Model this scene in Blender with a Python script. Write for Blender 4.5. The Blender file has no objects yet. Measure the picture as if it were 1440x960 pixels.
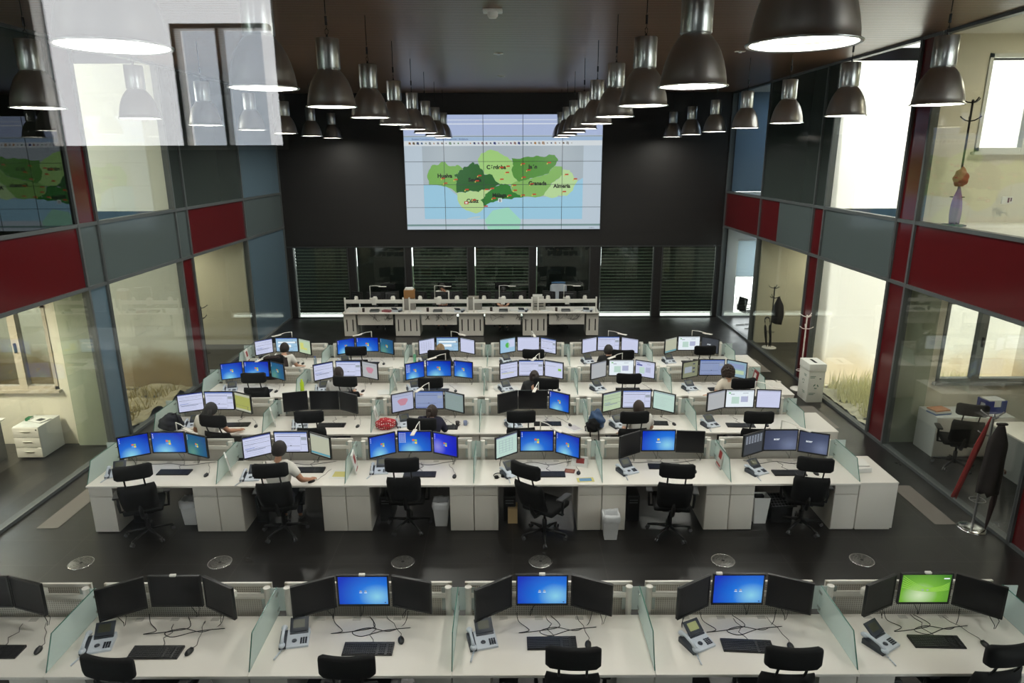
import bpy, bmesh, math, random
from mathutils import Vector, Matrix, Euler
random.seed(7)
PI = math.pi
SC = bpy.context.scene
COL = SC.collection

# ------------------------------------------------------------------ camera
cam_d = bpy.data.cameras.new('camera')
cam = bpy.data.objects.new('camera', cam_d)
COL.objects.link(cam)
cam_d.sensor_width = 36.0
cam_d.lens = 951.7 / 1440.0 * 36.0
cam_d.clip_start = 0.02
cam_d.clip_end = 200
CAM_R = Vector((0.99999, -0.00097, -0.00363))
CAM_F = Vector((0.0, 0.964646, -0.26355))
CAM_D = Vector((-0.003755, -0.26355, -0.96464))
m3 = Matrix((CAM_R, -CAM_D, -CAM_F)).transposed()
cam.matrix_world = Matrix.Translation((0, 0, 5.1476)) @ m3.to_4x4()
SC.camera = cam

# ------------------------------------------------------------------ world, exposure
w = bpy.data.worlds.new('daylight')
SC.world = w
w.use_nodes = True
bg = w.node_tree.nodes['Background']
bg.inputs[0].default_value = (0.97, 0.975, 1.0, 1)
bg.inputs[1].default_value = 7.0
sun_d = bpy.data.lights.new('sun', 'SUN'); sun_d.energy = 8.0; sun_d.angle = math.radians(1.0); sun_d.color = (1, .95, .86)
sun = bpy.data.objects.new('sun', sun_d); COL.objects.link(sun)
sun.rotation_euler = Vector((0.03, 0.42, -1.0)).to_track_quat('-Z', 'Y').to_euler()

LAMP_W = 33.0
DISC_E = 7.0
SC.view_settings.view_transform = 'Standard'
SC.view_settings.look = 'None'
SC.view_settings.exposure = 0.0
SC.view_settings.gamma = 1.0
try:
    SC.view_settings.use_curve_mapping = False
except Exception:
    pass
SC.cycles.max_bounces = 8
SC.cycles.diffuse_bounces = 4
SC.cycles.glossy_bounces = 4
SC.cycles.transmission_bounces = 6
SC.cycles.transparent_max_bounces = 24
SC.cycles.sample_clamp_indirect = 6.0
SC.cycles.caustics_reflective = False
SC.cycles.caustics_refractive = False
SC.cycles.use_denoising = True

# ------------------------------------------------------------------ helpers
def lin(c):
    def f(v):
        v /= 255.0
        return v / 12.92 if v <= 0.04045 else ((v + 0.055) / 1.055) ** 2.4
    return (f(c[0]), f(c[1]), f(c[2]), 1.0)

MATS = {}
def mat(name, col=(128, 128, 128), rough=0.5, metal=0.0, emit=None, es=1.0, spec=None, noise=None):
    if name in MATS:
        return MATS[name]
    m = bpy.data.materials.new(name)
    m.use_nodes = True
    nt = m.node_tree
    b = nt.nodes['Principled BSDF']
    b.inputs['Base Color'].default_value = lin(col)
    b.inputs['Roughness'].default_value = rough
    b.inputs['Metallic'].default_value = metal
    if spec is not None:
        b.inputs['Specular IOR Level'].default_value = spec
    if emit:
        b.inputs['Base Color'].default_value = (0.01, 0.01, 0.012, 1)
        b.inputs['Emission Color'].default_value = lin(emit)
        b.inputs['Emission Strength'].default_value = es
    if noise:
        sc, amt = noise
        tc = nt.nodes.new('ShaderNodeTexCoord')
        nz = nt.nodes.new('ShaderNodeTexNoise')
        nz.inputs['Scale'].default_value = sc
        mp = nt.nodes.new('ShaderNodeMapRange')
        mp.inputs['To Min'].default_value = 1 - amt
        mp.inputs['To Max'].default_value = 1 + amt
        mx = nt.nodes.new('ShaderNodeVectorMath'); mx.operation = 'SCALE'
        mx.inputs[0].default_value = lin(col)[:3]
        nt.links.new(tc.outputs['Object'], nz.inputs['Vector'])
        nt.links.new(nz.outputs['Fac'], mp.inputs['Value'])
        nt.links.new(mp.outputs[0], mx.inputs['Scale'])
        nt.links.new(mx.outputs[0], b.inputs['Base Color'])
    MATS[name] = m
    return m

def new_nodes(name):
    m = bpy.data.materials.new(name); m.use_nodes = True
    nt = m.node_tree
    for n in list(nt.nodes):
        nt.nodes.remove(n)
    out = nt.nodes.new('ShaderNodeOutputMaterial')
    MATS[name] = m
    return m, nt, out

def glass_mat(name, tint=(249, 251, 250), r0=0.045, rough=0.0):
    m, nt, out = new_nodes(name)
    N = nt.nodes.new; L = nt.links.new
    lw = N('ShaderNodeLayerWeight'); lw.inputs['Blend'].default_value = 0.5
    pw = N('ShaderNodeMath'); pw.operation = 'POWER'; pw.inputs[1].default_value = 5.0
    L(lw.outputs['Facing'], pw.inputs[0])
    ma = N('ShaderNodeMath'); ma.operation = 'MULTIPLY_ADD'
    ma.inputs[1].default_value = 1 - r0; ma.inputs[2].default_value = r0
    L(pw.outputs[0], ma.inputs[0])
    tr = N('ShaderNodeBsdfTransparent'); tr.inputs[0].default_value = lin(tint)
    gl = N('ShaderNodeBsdfGlossy'); gl.inputs['Roughness'].default_value = rough
    mx = N('ShaderNodeMixShader')
    L(ma.outputs[0], mx.inputs[0]); L(tr.outputs[0], mx.inputs[1]); L(gl.outputs[0], mx.inputs[2])
    L(mx.outputs[0], out.inputs[0])
    return m

def frosted_mat(name, col, tint, opac):
    m, nt, out = new_nodes(name)
    N = nt.nodes.new; L = nt.links.new
    tr = N('ShaderNodeBsdfTransparent'); tr.inputs[0].default_value = lin(tint)
    df = N('ShaderNodeBsdfDiffuse'); df.inputs[0].default_value = lin(col)
    tl = N('ShaderNodeBsdfTranslucent'); tl.inputs[0].default_value = lin(col)
    gl = N('ShaderNodeBsdfGlossy'); gl.inputs['Roughness'].default_value = 0.15
    a = N('ShaderNodeMixShader'); a.inputs[0].default_value = 0.45
    b = N('ShaderNodeMixShader'); b.inputs[0].default_value = opac
    c = N('ShaderNodeMixShader'); c.inputs[0].default_value = 0.04
    L(df.outputs[0], a.inputs[1]); L(tl.outputs[0], a.inputs[2])
    L(tr.outputs[0], b.inputs[1]); L(a.outputs[0], b.inputs[2])
    L(b.outputs[0], c.inputs[1]); L(gl.outputs[0], c.inputs[2])
    L(c.outputs[0], out.inputs[0])
    return m

class MB:
    """collects shapes, built as one mesh"""
    def __init__(s):
        s.v = []; s.f = []; s.mi = []; s.sm = []; s.T = Matrix.Identity(4); s.cur = 0
    def at(s, loc=(0, 0, 0), rot=(0, 0, 0)):
        s.T = Matrix.Translation(loc) @ Euler(rot).to_matrix().to_4x4(); return s
    def m(s, i):
        s.cur = i; return s
    def add(s, vs, fs, smooth=False):
        o = len(s.v)
        s.v += [tuple(s.T @ Vector(p)) for p in vs]
        s.f += [tuple(i + o for i in f) for f in fs]
        s.mi += [s.cur] * len(fs); s.sm += [smooth] * len(fs)
        return s
    def box(s, x0, x1, y0, y1, z0, z1, b=0.0):
        if x1 < x0: x0, x1 = x1, x0
        if y1 < y0: y0, y1 = y1, y0
        if z1 < z0: z0, z1 = z1, z0
        b = min(b, (x1 - x0) * .45, (y1 - y0) * .45, (z1 - z0) * .45)
        if b <= 0:
            vs = [(x, y, z) for x in (x0, x1) for y in (y0, y1) for z in (z0, z1)]
            s.add(vs, [(0, 1, 3, 2), (4, 6, 7, 5), (0, 4, 5, 1), (2, 3, 7, 6), (0, 2, 6, 4), (1, 5, 7, 3)])
            return s
        bm = bmesh.new()
        r = bmesh.ops.create_cube(bm, size=1.0)
        for v in bm.verts:
            v.co = Vector((x0 + (v.co.x + .5) * (x1 - x0), y0 + (v.co.y + .5) * (y1 - y0), z0 + (v.co.z + .5) * (z1 - z0)))
        bmesh.ops.bevel(bm, geom=bm.edges[:], offset=b, segments=2, profile=0.6, affect='EDGES')
        s.bm(bm, True)
        return s
    def bm(s, bm, smooth=False):
        bm.verts.ensure_lookup_table()
        for i, v in enumerate(bm.verts): v.index = i
        s.add([tuple(v.co) for v in bm.verts], [tuple(v.index for v in f.verts) for f in bm.faces], smooth)
        bm.free(); return s
    def cyl(s, p0, p1, r0, r1=None, n=12, caps=True, smooth=True):
        if r1 is None: r1 = r0
        p0 = Vector(p0); p1 = Vector(p1); d = (p1 - p0)
        if d.length < 1e-6: return s
        q = d.to_track_quat('Z', 'Y')
        vs = []
        for p, r in ((p0, r0), (p1, r1)):
            for i in range(n):
                a = 2 * PI * i / n
                vs.append(tuple(p + q @ Vector((r * math.cos(a), r * math.sin(a), 0))))
        s.add(vs, [(i, (i + 1) % n, n + (i + 1) % n, n + i) for i in range(n)], smooth)
        if caps:
            s.add(vs, [tuple(range(n))[::-1], tuple(range(n, 2 * n))])
        return s
    def lathe(s, prof, c=(0, 0, 0), n=24, smooth=True):
        vs = []; fs = []
        for (r, z) in prof:
            for i in range(n):
                a = 2 * PI * i / n
                vs.append((c[0] + r * math.cos(a), c[1] + r * math.sin(a), c[2] + z))
        for k in range(len(prof) - 1):
            for i in range(n):
                j = (i + 1) % n
                fs.append((k * n + i, k * n + j, (k + 1) * n + j, (k + 1) * n + i))
        return s.add(vs, fs, smooth)
    def tube(s, pts, r, n=6, smooth=True):
        pts = [Vector(p) for p in pts]
        N = len(pts); vs = []; fs = []
        for k, p in enumerate(pts):
            d = pts[min(k + 1, N - 1)] - pts[max(k - 1, 0)]
            q = d.to_track_quat('Z', 'Y') if d.length > 1e-6 else Matrix.Identity(3).to_quaternion()
            rr = r[k] if isinstance(r, (list, tuple)) else r
            for i in range(n):
                a = 2 * PI * i / n
                vs.append(tuple(p + q @ Vector((rr * math.cos(a), rr * math.sin(a), 0))))
        for k in range(N - 1):
            for i in range(n):
                j = (i + 1) % n
                fs.append((k * n + i, k * n + j, (k + 1) * n + j, (k + 1) * n + i))
        fs.append(tuple(range(n))[::-1]); fs.append(tuple(range((N - 1) * n, N * n)))
        return s.add(vs, fs, smooth)
    def prism(s, poly, axis, a0, a1):
        """poly in the plane across axis ('x': (y,z), 'y': (x,z), 'z': (x,y)), extruded a0..a1"""
        def P(p, a):
            return {'x': (a, p[0], p[1]), 'y': (p[0], a, p[1]), 'z': (p[0], p[1], a)}[axis]
        n = len(poly)
        vs = [P(p, a0) for p in poly] + [P(p, a1) for p in poly]
        s.add(vs, [tuple(range(n))[::-1], tuple(range(n, 2 * n))] + [(i, (i + 1) % n, n + (i + 1) % n, n + i) for i in range(n)])
        return s
    def ell(s, c, r, n=16, rings=10, rot=None):
        vs = []; fs = []
        R_ = Euler(rot).to_matrix() if rot else Matrix.Identity(3)
        c = Vector(c)
        for k in range(rings + 1):
            t = PI * k / rings
            for i in range(n):
                a = 2 * PI * i / n
                vs.append(tuple(c + R_ @ Vector((r[0] * math.sin(t) * math.cos(a), r[1] * math.sin(t) * math.sin(a), r[2] * math.cos(t)))))
        for k in range(rings):
            for i in range(n):
                j = (i + 1) % n
                fs.append((k * n + i, (k + 1) * n + i, (k + 1) * n + j, k * n + j))
        return s.add(vs, fs, True)
    def mesh(s, name, mats):
        me = bpy.data.meshes.new(name)
        me.from_pydata(s.v, [], s.f)
        if not isinstance(mats, (list, tuple)): mats = [mats]
        for m_ in mats: me.materials.append(m_)
        me.polygons.foreach_set('material_index', s.mi)
        me.polygons.foreach_set('use_smooth', s.sm)
        me.update()
        bm = bmesh.new(); bm.from_mesh(me)
        bmesh.ops.recalc_face_normals(bm, faces=bm.faces[:])
        bm.to_mesh(me); bm.free()
        return me
    def build(s, name, mats, parent=None, loc=None, rot=None):
        o = bpy.data.objects.new(name, s.mesh(name, mats))
        COL.objects.link(o)
        if parent: o.parent = parent
        if loc: o.location = loc
        if rot: o.rotation_euler = rot
        return o

def tag(o, label, cat, group=None, kind=None):
    o['label'] = label; o['category'] = cat
    if group: o['group'] = group
    if kind: o['kind'] = kind
    return o
def struct(o):
    o['kind'] = 'structure'; return o
def thing(name, label, cat, loc=(0, 0, 0), rz=0.0, group=None):
    o = bpy.data.objects.new(name, None); COL.objects.link(o)
    o.empty_display_size = 0.1
    o.location = loc; o.rotation_euler = (0, 0, rz)
    return tag(o, label, cat, group)
def copy_tree(o, parent=None):
    c = o.copy(); COL.objects.link(c)
    if parent is not None: c.parent = parent
    for ch in list(o.children):
        copy_tree(ch, c)
    return c
USED = {}
def place(proto, loc, rz, label, group=None):
    """first placing moves the prototype itself, later ones copy it with all its parts"""
    o = proto if not USED.get(proto.name) else copy_tree(proto)
    if o is proto: USED[proto.name] = True
    o.location = loc; o.rotation_euler = (0, 0, rz)
    o['label'] = label
    if group: o['group'] = group
    return o
def part(parent, name, me, loc=None, rot=None):
    o = bpy.data.objects.new(name, me); COL.objects.link(o); o.parent = parent
    if loc: o.location = loc
    if rot: o.rotation_euler = rot
    return o
_txt = {}
def text_mesh(s, size, m_, depth=0.0, bold=0.0):
    k = (s, size, m_.name, bold)
    if k in _txt: return _txt[k]
    cu = bpy.data.curves.new('lettering', 'FONT'); cu.body = s; cu.size = size
    cu.align_x = 'CENTER'; cu.align_y = 'CENTER'; cu.extrude = depth; cu.offset = bold
    cu.resolution_u = 3
    o = bpy.data.objects.new('lettering', cu); COL.objects.link(o)
    dg = bpy.context.evaluated_depsgraph_get()
    me = bpy.data.meshes.new_from_object(o.evaluated_get(dg))
    me.materials.clear(); me.materials.append(m_)
    bpy.data.objects.remove(o); bpy.data.curves.remove(cu)
    _txt[k] = me
    return me

# ------------------------------------------------------------------ room data (metres)
XL, XR, YB, ZC = -7.31, 6.80, 21.85, 7.02
H1, H2 = 2.98, 4.05
SX = -5.944            # left end of the desk rows
FR = [4.975, 8.56, 10.37, 12.175, 13.985]

white = mat('white_laminate', (227, 222, 213), 0.42)
white_metal = mat('white_metal', (225, 222, 214), 0.35)
ped_white = mat('cabinet_white', (214, 209, 199), 0.5)
black_fab = mat('black_fabric', (9, 9, 10), 0.8, spec=.25)
black_pl = mat('black_plastic', (13, 13, 14), 0.4, spec=.35)
chrome = mat('chrome', (200, 200, 200), 0.2, 1.0)
frame_m = mat('dark_window_frame', (48, 50, 50), 0.45)
frame_hi = mat('grey_window_frame', (84, 88, 88), 0.4)
red_m = mat('red_glazed_panel', (88, 22, 26), 0.12, spec=0.4)
grey_m = mat('grey_glazed_panel', (86, 96, 96), 0.12, spec=0.4)
blue_m = mat('blue_grey_glazed_panel', (92, 112, 124), 0.12, spec=0.4)
dark_m = mat('dark_green_glazed_panel', (58, 66, 63), 0.12, spec=0.4)
pane_m = glass_mat('window_glass', r0=0.07)
pane_front = glass_mat('gallery_glass', r0=0.055)
pane_refl = glass_mat('reflective_dark_glass', (150, 160, 152), 0.13)
pane_dark = glass_mat('tinted_window_glass', (232, 237, 233), 0.055)
frost_m = frosted_mat('frosted_divider_glass', (230, 240, 237), (239, 247, 245), 0.5)
edge_m = mat('green_glass_edge', (60, 110, 98), 0.2)
teal_m = frosted_mat('teal_frosted_glass', (210, 216, 202), (224, 230, 218), 0.55)

# ------------------------------------------------------------------ structure materials
def floor_material():
    m, nt, out = new_nodes('dark_floor_tiles')
    N = nt.nodes.new; L = nt.links.new
    b = N('ShaderNodeBsdfPrincipled')
    tc = N('ShaderNodeTexCoord')
    br = N('ShaderNodeTexBrick')
    br.offset = 0.0
    br.inputs['Color1'].default_value = lin((27, 25, 24))
    br.inputs['Color2'].default_value = lin((31, 29, 27))
    br.inputs['Mortar'].default_value = lin((58, 55, 53))
    br.inputs['Scale'].default_value = 1.0
    br.inputs['Mortar Size'].default_value = 0.004
    br.inputs['Brick Width'].default_value = 1.2
    br.inputs['Row Height'].default_value = 0.6
    L(tc.outputs['Object'], br.inputs['Vector'])
    nz = N('ShaderNodeTexNoise'); nz.inputs['Scale'].default_value = 2.2; nz.inputs['Detail'].default_value = 5
    L(tc.outputs['Object'], nz.inputs['Vector'])
    mr = N('ShaderNodeMapRange'); mr.inputs['To Min'].default_value = 0.22; mr.inputs['To Max'].default_value = 0.42
    L(nz.outputs['Fac'], mr.inputs['Value']); L(mr.outputs[0], b.inputs['Roughness'])
    L(br.outputs['Color'], b.inputs['Base Color'])
    L(b.outputs[0], out.inputs[0])
    return m
def slat_material(name, c1, c2, scale, axis, rough):
    m, nt, out = new_nodes(name)
    N = nt.nodes.new; L = nt.links.new
    b = N('ShaderNodeBsdfPrincipled'); b.inputs['Roughness'].default_value = rough
    tc = N('ShaderNodeTexCoord')
    wv = N('ShaderNodeTexWave'); wv.wave_type = 'BANDS'; wv.bands_direction = axis
    wv.inputs['Scale'].default_value = scale; wv.inputs['Distortion'].default_value = 0.0
    L(tc.outputs['Object'], wv.inputs['Vector'])
    mp = N('ShaderNodeMapping')
    mp.inputs['Scale'].default_value = {'Y': (0.6, 14, 1), 'Z': (0.6, 1, 12)}[axis]
    nz = N('ShaderNodeTexNoise'); nz.inputs['Scale'].default_value = 1.6; nz.inputs['Detail'].default_value = 4
    L(tc.outputs['Object'], mp.inputs['Vector']); L(mp.outputs[0], nz.inputs['Vector'])
    cr = N('ShaderNodeValToRGB')
    cr.color_ramp.elements[0].position = 0.1; cr.color_ramp.elements[0].color = lin([v * .35 for v in c1])
    cr.color_ramp.elements[1].position = 0.35; cr.color_ramp.elements[1].color = lin(c1)
    L(wv.outputs['Fac'], cr.inputs[0])
    mx = N('ShaderNodeMixRGB'); mx.inputs[2].default_value = lin(c2)
    L(nz.outputs['Fac'], mx.inputs[0]); L(cr.outputs[0], mx.inputs[1])
    L(mx.outputs[0], b.inputs['Base Color'])
    bp = N('ShaderNodeBump'); bp.inputs['Strength'].default_value = 0.5 if axis == 'Y' else 0.06; bp.inputs['Distance'].default_value = 0.01
    L(wv.outputs['Fac'], bp.inputs['Height']); L(bp.outputs[0], b.inputs['Normal'])
    L(b.outputs[0], out.inputs[0])
    return m
floor_m = floor_material()
ceil_m = slat_material('dark_slatted_wood', (152, 116, 90), (108, 82, 64), 3.1, 'Y', 0.3)
wood_m = slat_material('dark_wood_wall_cladding', (17, 12, 10), (21, 15, 12), 0.9, 'Z', 0.62)
plaster = mat('white_plaster', (236, 234, 226), 0.8)
beige = mat('beige_plaster', (206, 200, 176), 0.8)
pale_green = mat('cream_plaster', (222, 216, 198), 0.8)
grey_pl = mat('grey_plaster', (120, 126, 126), 0.8)
bluish = mat('blue_grey_plaster', (120, 142, 160), 0.8)

def stain_wall(name, base, stain, z0, z1):
    """render with rain-splash dirt near its foot"""
    m, nt, out = new_nodes(name)
    N = nt.nodes.new; L = nt.links.new
    b = N('ShaderNodeBsdfPrincipled'); b.inputs['Roughness'].default_value = 0.85
    ge = N('ShaderNodeNewGeometry'); sp = N('ShaderNodeSeparateXYZ'); L(ge.outputs['Position'], sp.inputs[0])
    nz = N('ShaderNodeTexNoise'); nz.inputs['Scale'].default_value = 1.3; nz.inputs['Detail'].default_value = 4
    L(ge.outputs['Position'], nz.inputs['Vector'])
    ad = N('ShaderNodeMath'); ad.operation = 'MULTIPLY_ADD'; ad.inputs[1].default_value = -0.9
    L(nz.outputs['Fac'], ad.inputs[0]); L(sp.outputs['Z'], ad.inputs[2])
    mr = N('ShaderNodeMapRange'); mr.interpolation_type = 'SMOOTHSTEP'
    mr.inputs['From Min'].default_value = z0 - 0.45; mr.inputs['From Max'].default_value = z1 - 0.45
    L(ad.outputs[0], mr.inputs['Value'])
    mx = N('ShaderNodeMixRGB'); mx.inputs[1].default_value = lin(stain); mx.inputs[2].default_value = lin(base)
    L(mr.outputs[0], mx.inputs[0]); L(mx.outputs[0], b.inputs['Base Color']); L(b.outputs[0], out.inputs[0])
    return m
court_r = stain_wall('white_courtyard_render', (244, 242, 236), (230, 214, 188), 0.3, 1.0)
court_l = stain_wall('pale_courtyard_render', (214, 214, 196), (158, 138, 100), 0.4, 1.05)

# ------------------------------------------------------------------ hall shell
struct(MB().box(-13.5, 12.5, 0.4, YB + .1, -0.2, 0).build('floor', floor_m))
struct(MB().box(XL - .15, XR + .15, 0.4, YB + .3, ZC, ZC + .25).build('ceiling', ceil_m))
struct(MB().box(XL, XR, 0.25, 0.45, 0, 4.05).build('wall_front', grey_pl))

# back wall: cladding above the glazing, piers between the seven windows
WIN = [(-7.09, -5.30), (-5.08, -3.45), (-3.27, -1.42), (-1.235, .58), (.77, 2.55), (2.85, 4.62), (4.86, 6.64)]
bw = MB()
bw.box(XL - .15, XR + .15, YB, YB + .3, 2.37, ZC)
px = XL - .15
for a, b_ in WIN:
    bw.box(px, a, YB, YB + .3, 0, 2.37); px = b_
bw.box(px, XR + .15, YB, YB + .3, 0, 2.37)
struct(bw.build('wall_back', wood_m))
struct(MB().box(XL, XR, YB - .02, YB - .001, 2.33, 2.37).build('trim_1', frame_m))
blind_m = mat('dark_green_blind_slats', (56, 63, 57), 0.35)
shut_m = mat('closed_dark_shutter', (26, 30, 29), 0.35)
for i, (a, b_) in enumerate(WIN):
    fr = MB()
    fr.box(a, a + .035, YB - .03, YB + .06, 0, 2.37).box(b_ - .035, b_, YB - .03, YB + .06, 0, 2.37)
    fr.box(a, b_, YB - .03, YB + .06, 2.33, 2.37).box(a, b_, YB - .03, YB + .06, 0, .035)
    f = struct(fr.build('window_%d' % (i + 1), frame_m))
    MB().box(a + .035, b_ - .035, YB, YB + .008, .035, 2.33).build('pane', pane_dark, f)
    if i in (1, 4):
        r_ = tag(MB().box(a + .055, b_ - .02, YB + .1, YB + .13, .0, 2.36).build('window_shutter', shut_m),
                 ('dark closed shutter behind the %s back window' % ('second' if i == 1 else 'fifth')), 'shutter', 'closed shutters on the back wall')
    else:
        bl = thing('venetian_blind', ['dark green venetian blind in the leftmost back window', '', 'venetian blind in the back window behind the person facing us',
                   'venetian blind in the back window under the middle of the video wall', '', 'venetian blind in the second back window from the right',
                   'venetian blind in the rightmost back window beside the lounge'][i], 'blind', ((a + b_) / 2, YB + .12, 0), 0, 'venetian blinds on the back wall')
        s_ = MB(); W_ = (b_ - a) / 2
        z = 2.30
        while z > .19:
            s_.m(0).prism([(-.018, z + .054), (-.012, z + .056), (.018, z - .054), (.012, z - .056)], 'x', -W_ + .06, W_ - .03)
            s_.m(1).box(-W_ + .06, W_ - .03, -.021, -.017, z + .046, z + .057)  # pale strip painted for daylight leaking between the slats
            z -= .1045
        s_.build('slats', [blind_m, mat('pale_slat_edge', (186, 200, 180), .4)], bl)
        MB().box(-W_ + .03, W_ - .02, -.03, .03, 2.335, 2.37).build('head_rail', frame_m, bl)
        MB().box(-W_ + .05, W_ - .03, -.012, .012, .115, .14).build('bottom_rail', frame_m, bl)
        c_ = MB()
        for xx in (-W_ + .25, 0, W_ - .25): c_.cyl((xx, -.02, .09), (xx, -.02, 2.34), .0015, n=4)
        c_.build('cords', frame_m, bl)
# terrace outside the back windows
struct(MB().box(-13.5, 12.5, YB + .1, YB + 3.3, -.3, -.004).build('floor_terrace', plaster))
struct(MB().box(-9, 6.2, YB + 3.3, YB + 3.4, -.3, 1.2).build('wall_terrace', mat('terrace_parapet', (70, 84, 66), .9)))

# ------------------------------------------------------------------ side walls (curtain walls)
BAYS = [(18.75, 21.85, 'b'), (15.42, 18.75, 'b'), (14.9, 15.42, 's'), (12.04, 14.9, 'b'), (11.5, 12.04, 's'), (8.2, 11.5, 'b'), (7.66, 8.2, 's'), (4.4, 7.66, 'b'), (.45, 4.4, 'b')]
LOOK = {  # bay -> (lower, spandrel, upper): g = clear glass, r = red, y = grey, u = blue grey, k = dark
    'R': ['grg', 'gRk', 'rrk', 'gyg', 'rrr', 'grg', 'rrr', 'gyg', 'grg'],
    'L': ['uyu', 'grk', 'ryk', 'gyg', 'uyr', 'grg', 'rrr', 'gyg', 'grg'],
}
PM = {'r': red_m, 'y': grey_m, 'u': blue_m, 'k': dark_m}
wn = 8
for side, X in (('L', XL), ('R', XR)):
    sg = -1 if side == 'L' else 1
    fm = MB()
    x0, x1 = X - .04, X + .09
    if side == 'L': x0, x1 = X - .09, X + .04
    for i, (a, b_, k) in enumerate(BAYS):
        w_ = .05 if k == 'b' else .035
        fm.box(x0, x1, b_ - w_ / 2 - .015, b_ + w_ / 2 - .015, 0, ZC)
        if k == 'b' and i not in (0,):
            fm.box(x0, x1, a - .01, a + .03, 0, ZC)
    for z in (0.0, H1 - .03, H2 - .03):
        fm.box(x0 + .004, x1 - .004, .45, YB, z, z + (.06 if z else .05))
    fm.box(x0 + .004, x1 - .004, .45, YB, ZC - .05, ZC)
    struct(fm.build('wall_left' if side == 'L' else 'wall_right', frame_hi))
    red = MB(); gry = MB(); dk = MB(); bl = MB(); MBS = {'r': red, 'y': gry, 'k': dk, 'u': bl}
    for i, (a, b_, k) in enumerate(BAYS):
        for lv, (z0, z1) in enumerate(((.05, H1 - .03), (H1 + .03, H2 - .03), (H2 + .03, ZC - .05))):
            c = LOOK[side][i][lv]
            xa, xb = (X, X + .012) if sg > 0 else (X - .012, X)
            if c == 'g':
                o = MB().box(xa, xb, a + .02, b_ - .03, z0, z1).build('window_%d' % wn, pane_refl if (sg < 0 and lv == 2 and b_ < 12) else pane_m); struct(o); wn += 1
            elif c == 'R':
                red.box(xa, xb, 17.47, b_ - .03, z0, z1); gry.box(xa, xb, a + .02, 17.47, z0, z1)
            else:
                MBS[c].box(xa, xb, a + .02, b_ - .03, z0, z1)
    for q, (mb_, mm, nm) in enumerate(((red, red_m, 'red'), (gry, grey_m, 'grey'), (dk, dark_m, 'dark'), (bl, blue_m, 'blue'))):
        if mb_.v: struct(mb_.build('wall_%s_%s_panels' % ('left' if sg < 0 else 'right', nm), mm))
    # slab edge behind the spandrel band, outer wall, party walls between the side rooms
    xo = 11.6 if sg > 0 else -12.4
    xi = X + sg * .1
    def bx(xa, xb, *r): return MB().box(min(xa, xb), max(xa, xb), *r)
    wall_m = plaster if sg > 0 else pale_green
    # floors / ceilings of the side rooms (the courtyard between 12.04 and 14.9 has none here)
    for (ya, yb) in ((14.95, 30), (0.4, 11.72)):
        struct(bx(xi, xo, ya, min(yb, YB + .3), H1 + .02, H2 - .02).build('floor_upper_%s' % ('left' if sg < 0 else 'right'), plaster))
        struct(bx(xi, xo, ya, min(yb, YB + .3), ZC, ZC + .25).build('ceiling_%s' % ('left' if sg < 0 else 'right'), plaster))
    # far outer wall
    struct(bx(xo, xo + sg * .2, .4, 11.9, 0, ZC + 1.2).build('wall_outer_%s' % ('left' if sg < 0 else 'right'), wall_m))
    struct(bx(xo, xo + sg * .2, 11.9, 14.95, 0, 2.6 if sg < 0 else ZC + 1.2).build('wall_court_%s' % ('left' if sg < 0 else 'right'), court_r if sg > 0 else court_l))  # left wall kept low so sky light enters under the added roof
    struct(bx(xi, xo, 14.95, 15.35, 0, ZC + .8).build('wall_court_far_%s' % ('left' if sg < 0 else 'right'), court_r if sg > 0 else court_l))
    struct(bx(xo, xo + sg * .2, 15.35, 18.75, 0, ZC).build('wall_room_%s' % ('left' if sg < 0 else 'right'), beige))
    struct(bx(xi, xo, 18.64, 18.80, 0, ZC).build('wall_party_%s' % ('left' if sg < 0 else 'right'), beige))
    struct(bx(xi, xo, 8.0, 8.14, 0, ZC).build('wall_office_%s' % ('left' if sg < 0 else 'right'), beige))
struct(MB().box(-12.7, XL - .1, 11.7, 15.4, ZC + .25, ZC + .45).build('ceiling_left_court', plaster))  # unseen roof added to keep the sun out of the left court
# party wall toward the courtyards, with the office windows
def pierced(name, x0, x1, y0, y1, z0, z1, holes, m_):
    """wall across y with rectangular holes (xa, xb, za, zb), one per column"""
    mb = MB(); holes = sorted(holes); px = x0
    cols = sorted(set((h[0], h[1]) for h in holes))
    for xa, xb in cols:
        mb.box(px, xa, y0, y1, z0, z1)
        zz = z0
        for h in sorted([h for h in holes if h[0] == xa], key=lambda q: q[2]):
            mb.box(xa, xb, y0, y1, zz, h[2]); zz = h[3]
        mb.box(xa, xb, y0, y1, zz, z1); px = xb
    mb.box(px, x1, y0, y1, z0, z1)
    return struct(mb.build(name, m_))
pierced('wall_office_back_right', XR + .1, 11.6, 11.72, 11.9, 0, ZC, [(7.72, 9.9, 1.16, 2.66), (7.73, 9.9, 5.2, 6.75)][0:1] + [(7.72, 9.9, 5.2, 6.72)], pale_green)
pierced('wall_office_back_left', -12.4, XL - .1, 11.72, 11.9, 0, ZC, [(-11.0, -8.28, 1.08, 2.66)], pale_green)
sash_l = mat('beige_window_frame', (176, 166, 148), .5); sash_r = mat('grey_window_sash', (120, 124, 122), .4)
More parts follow.
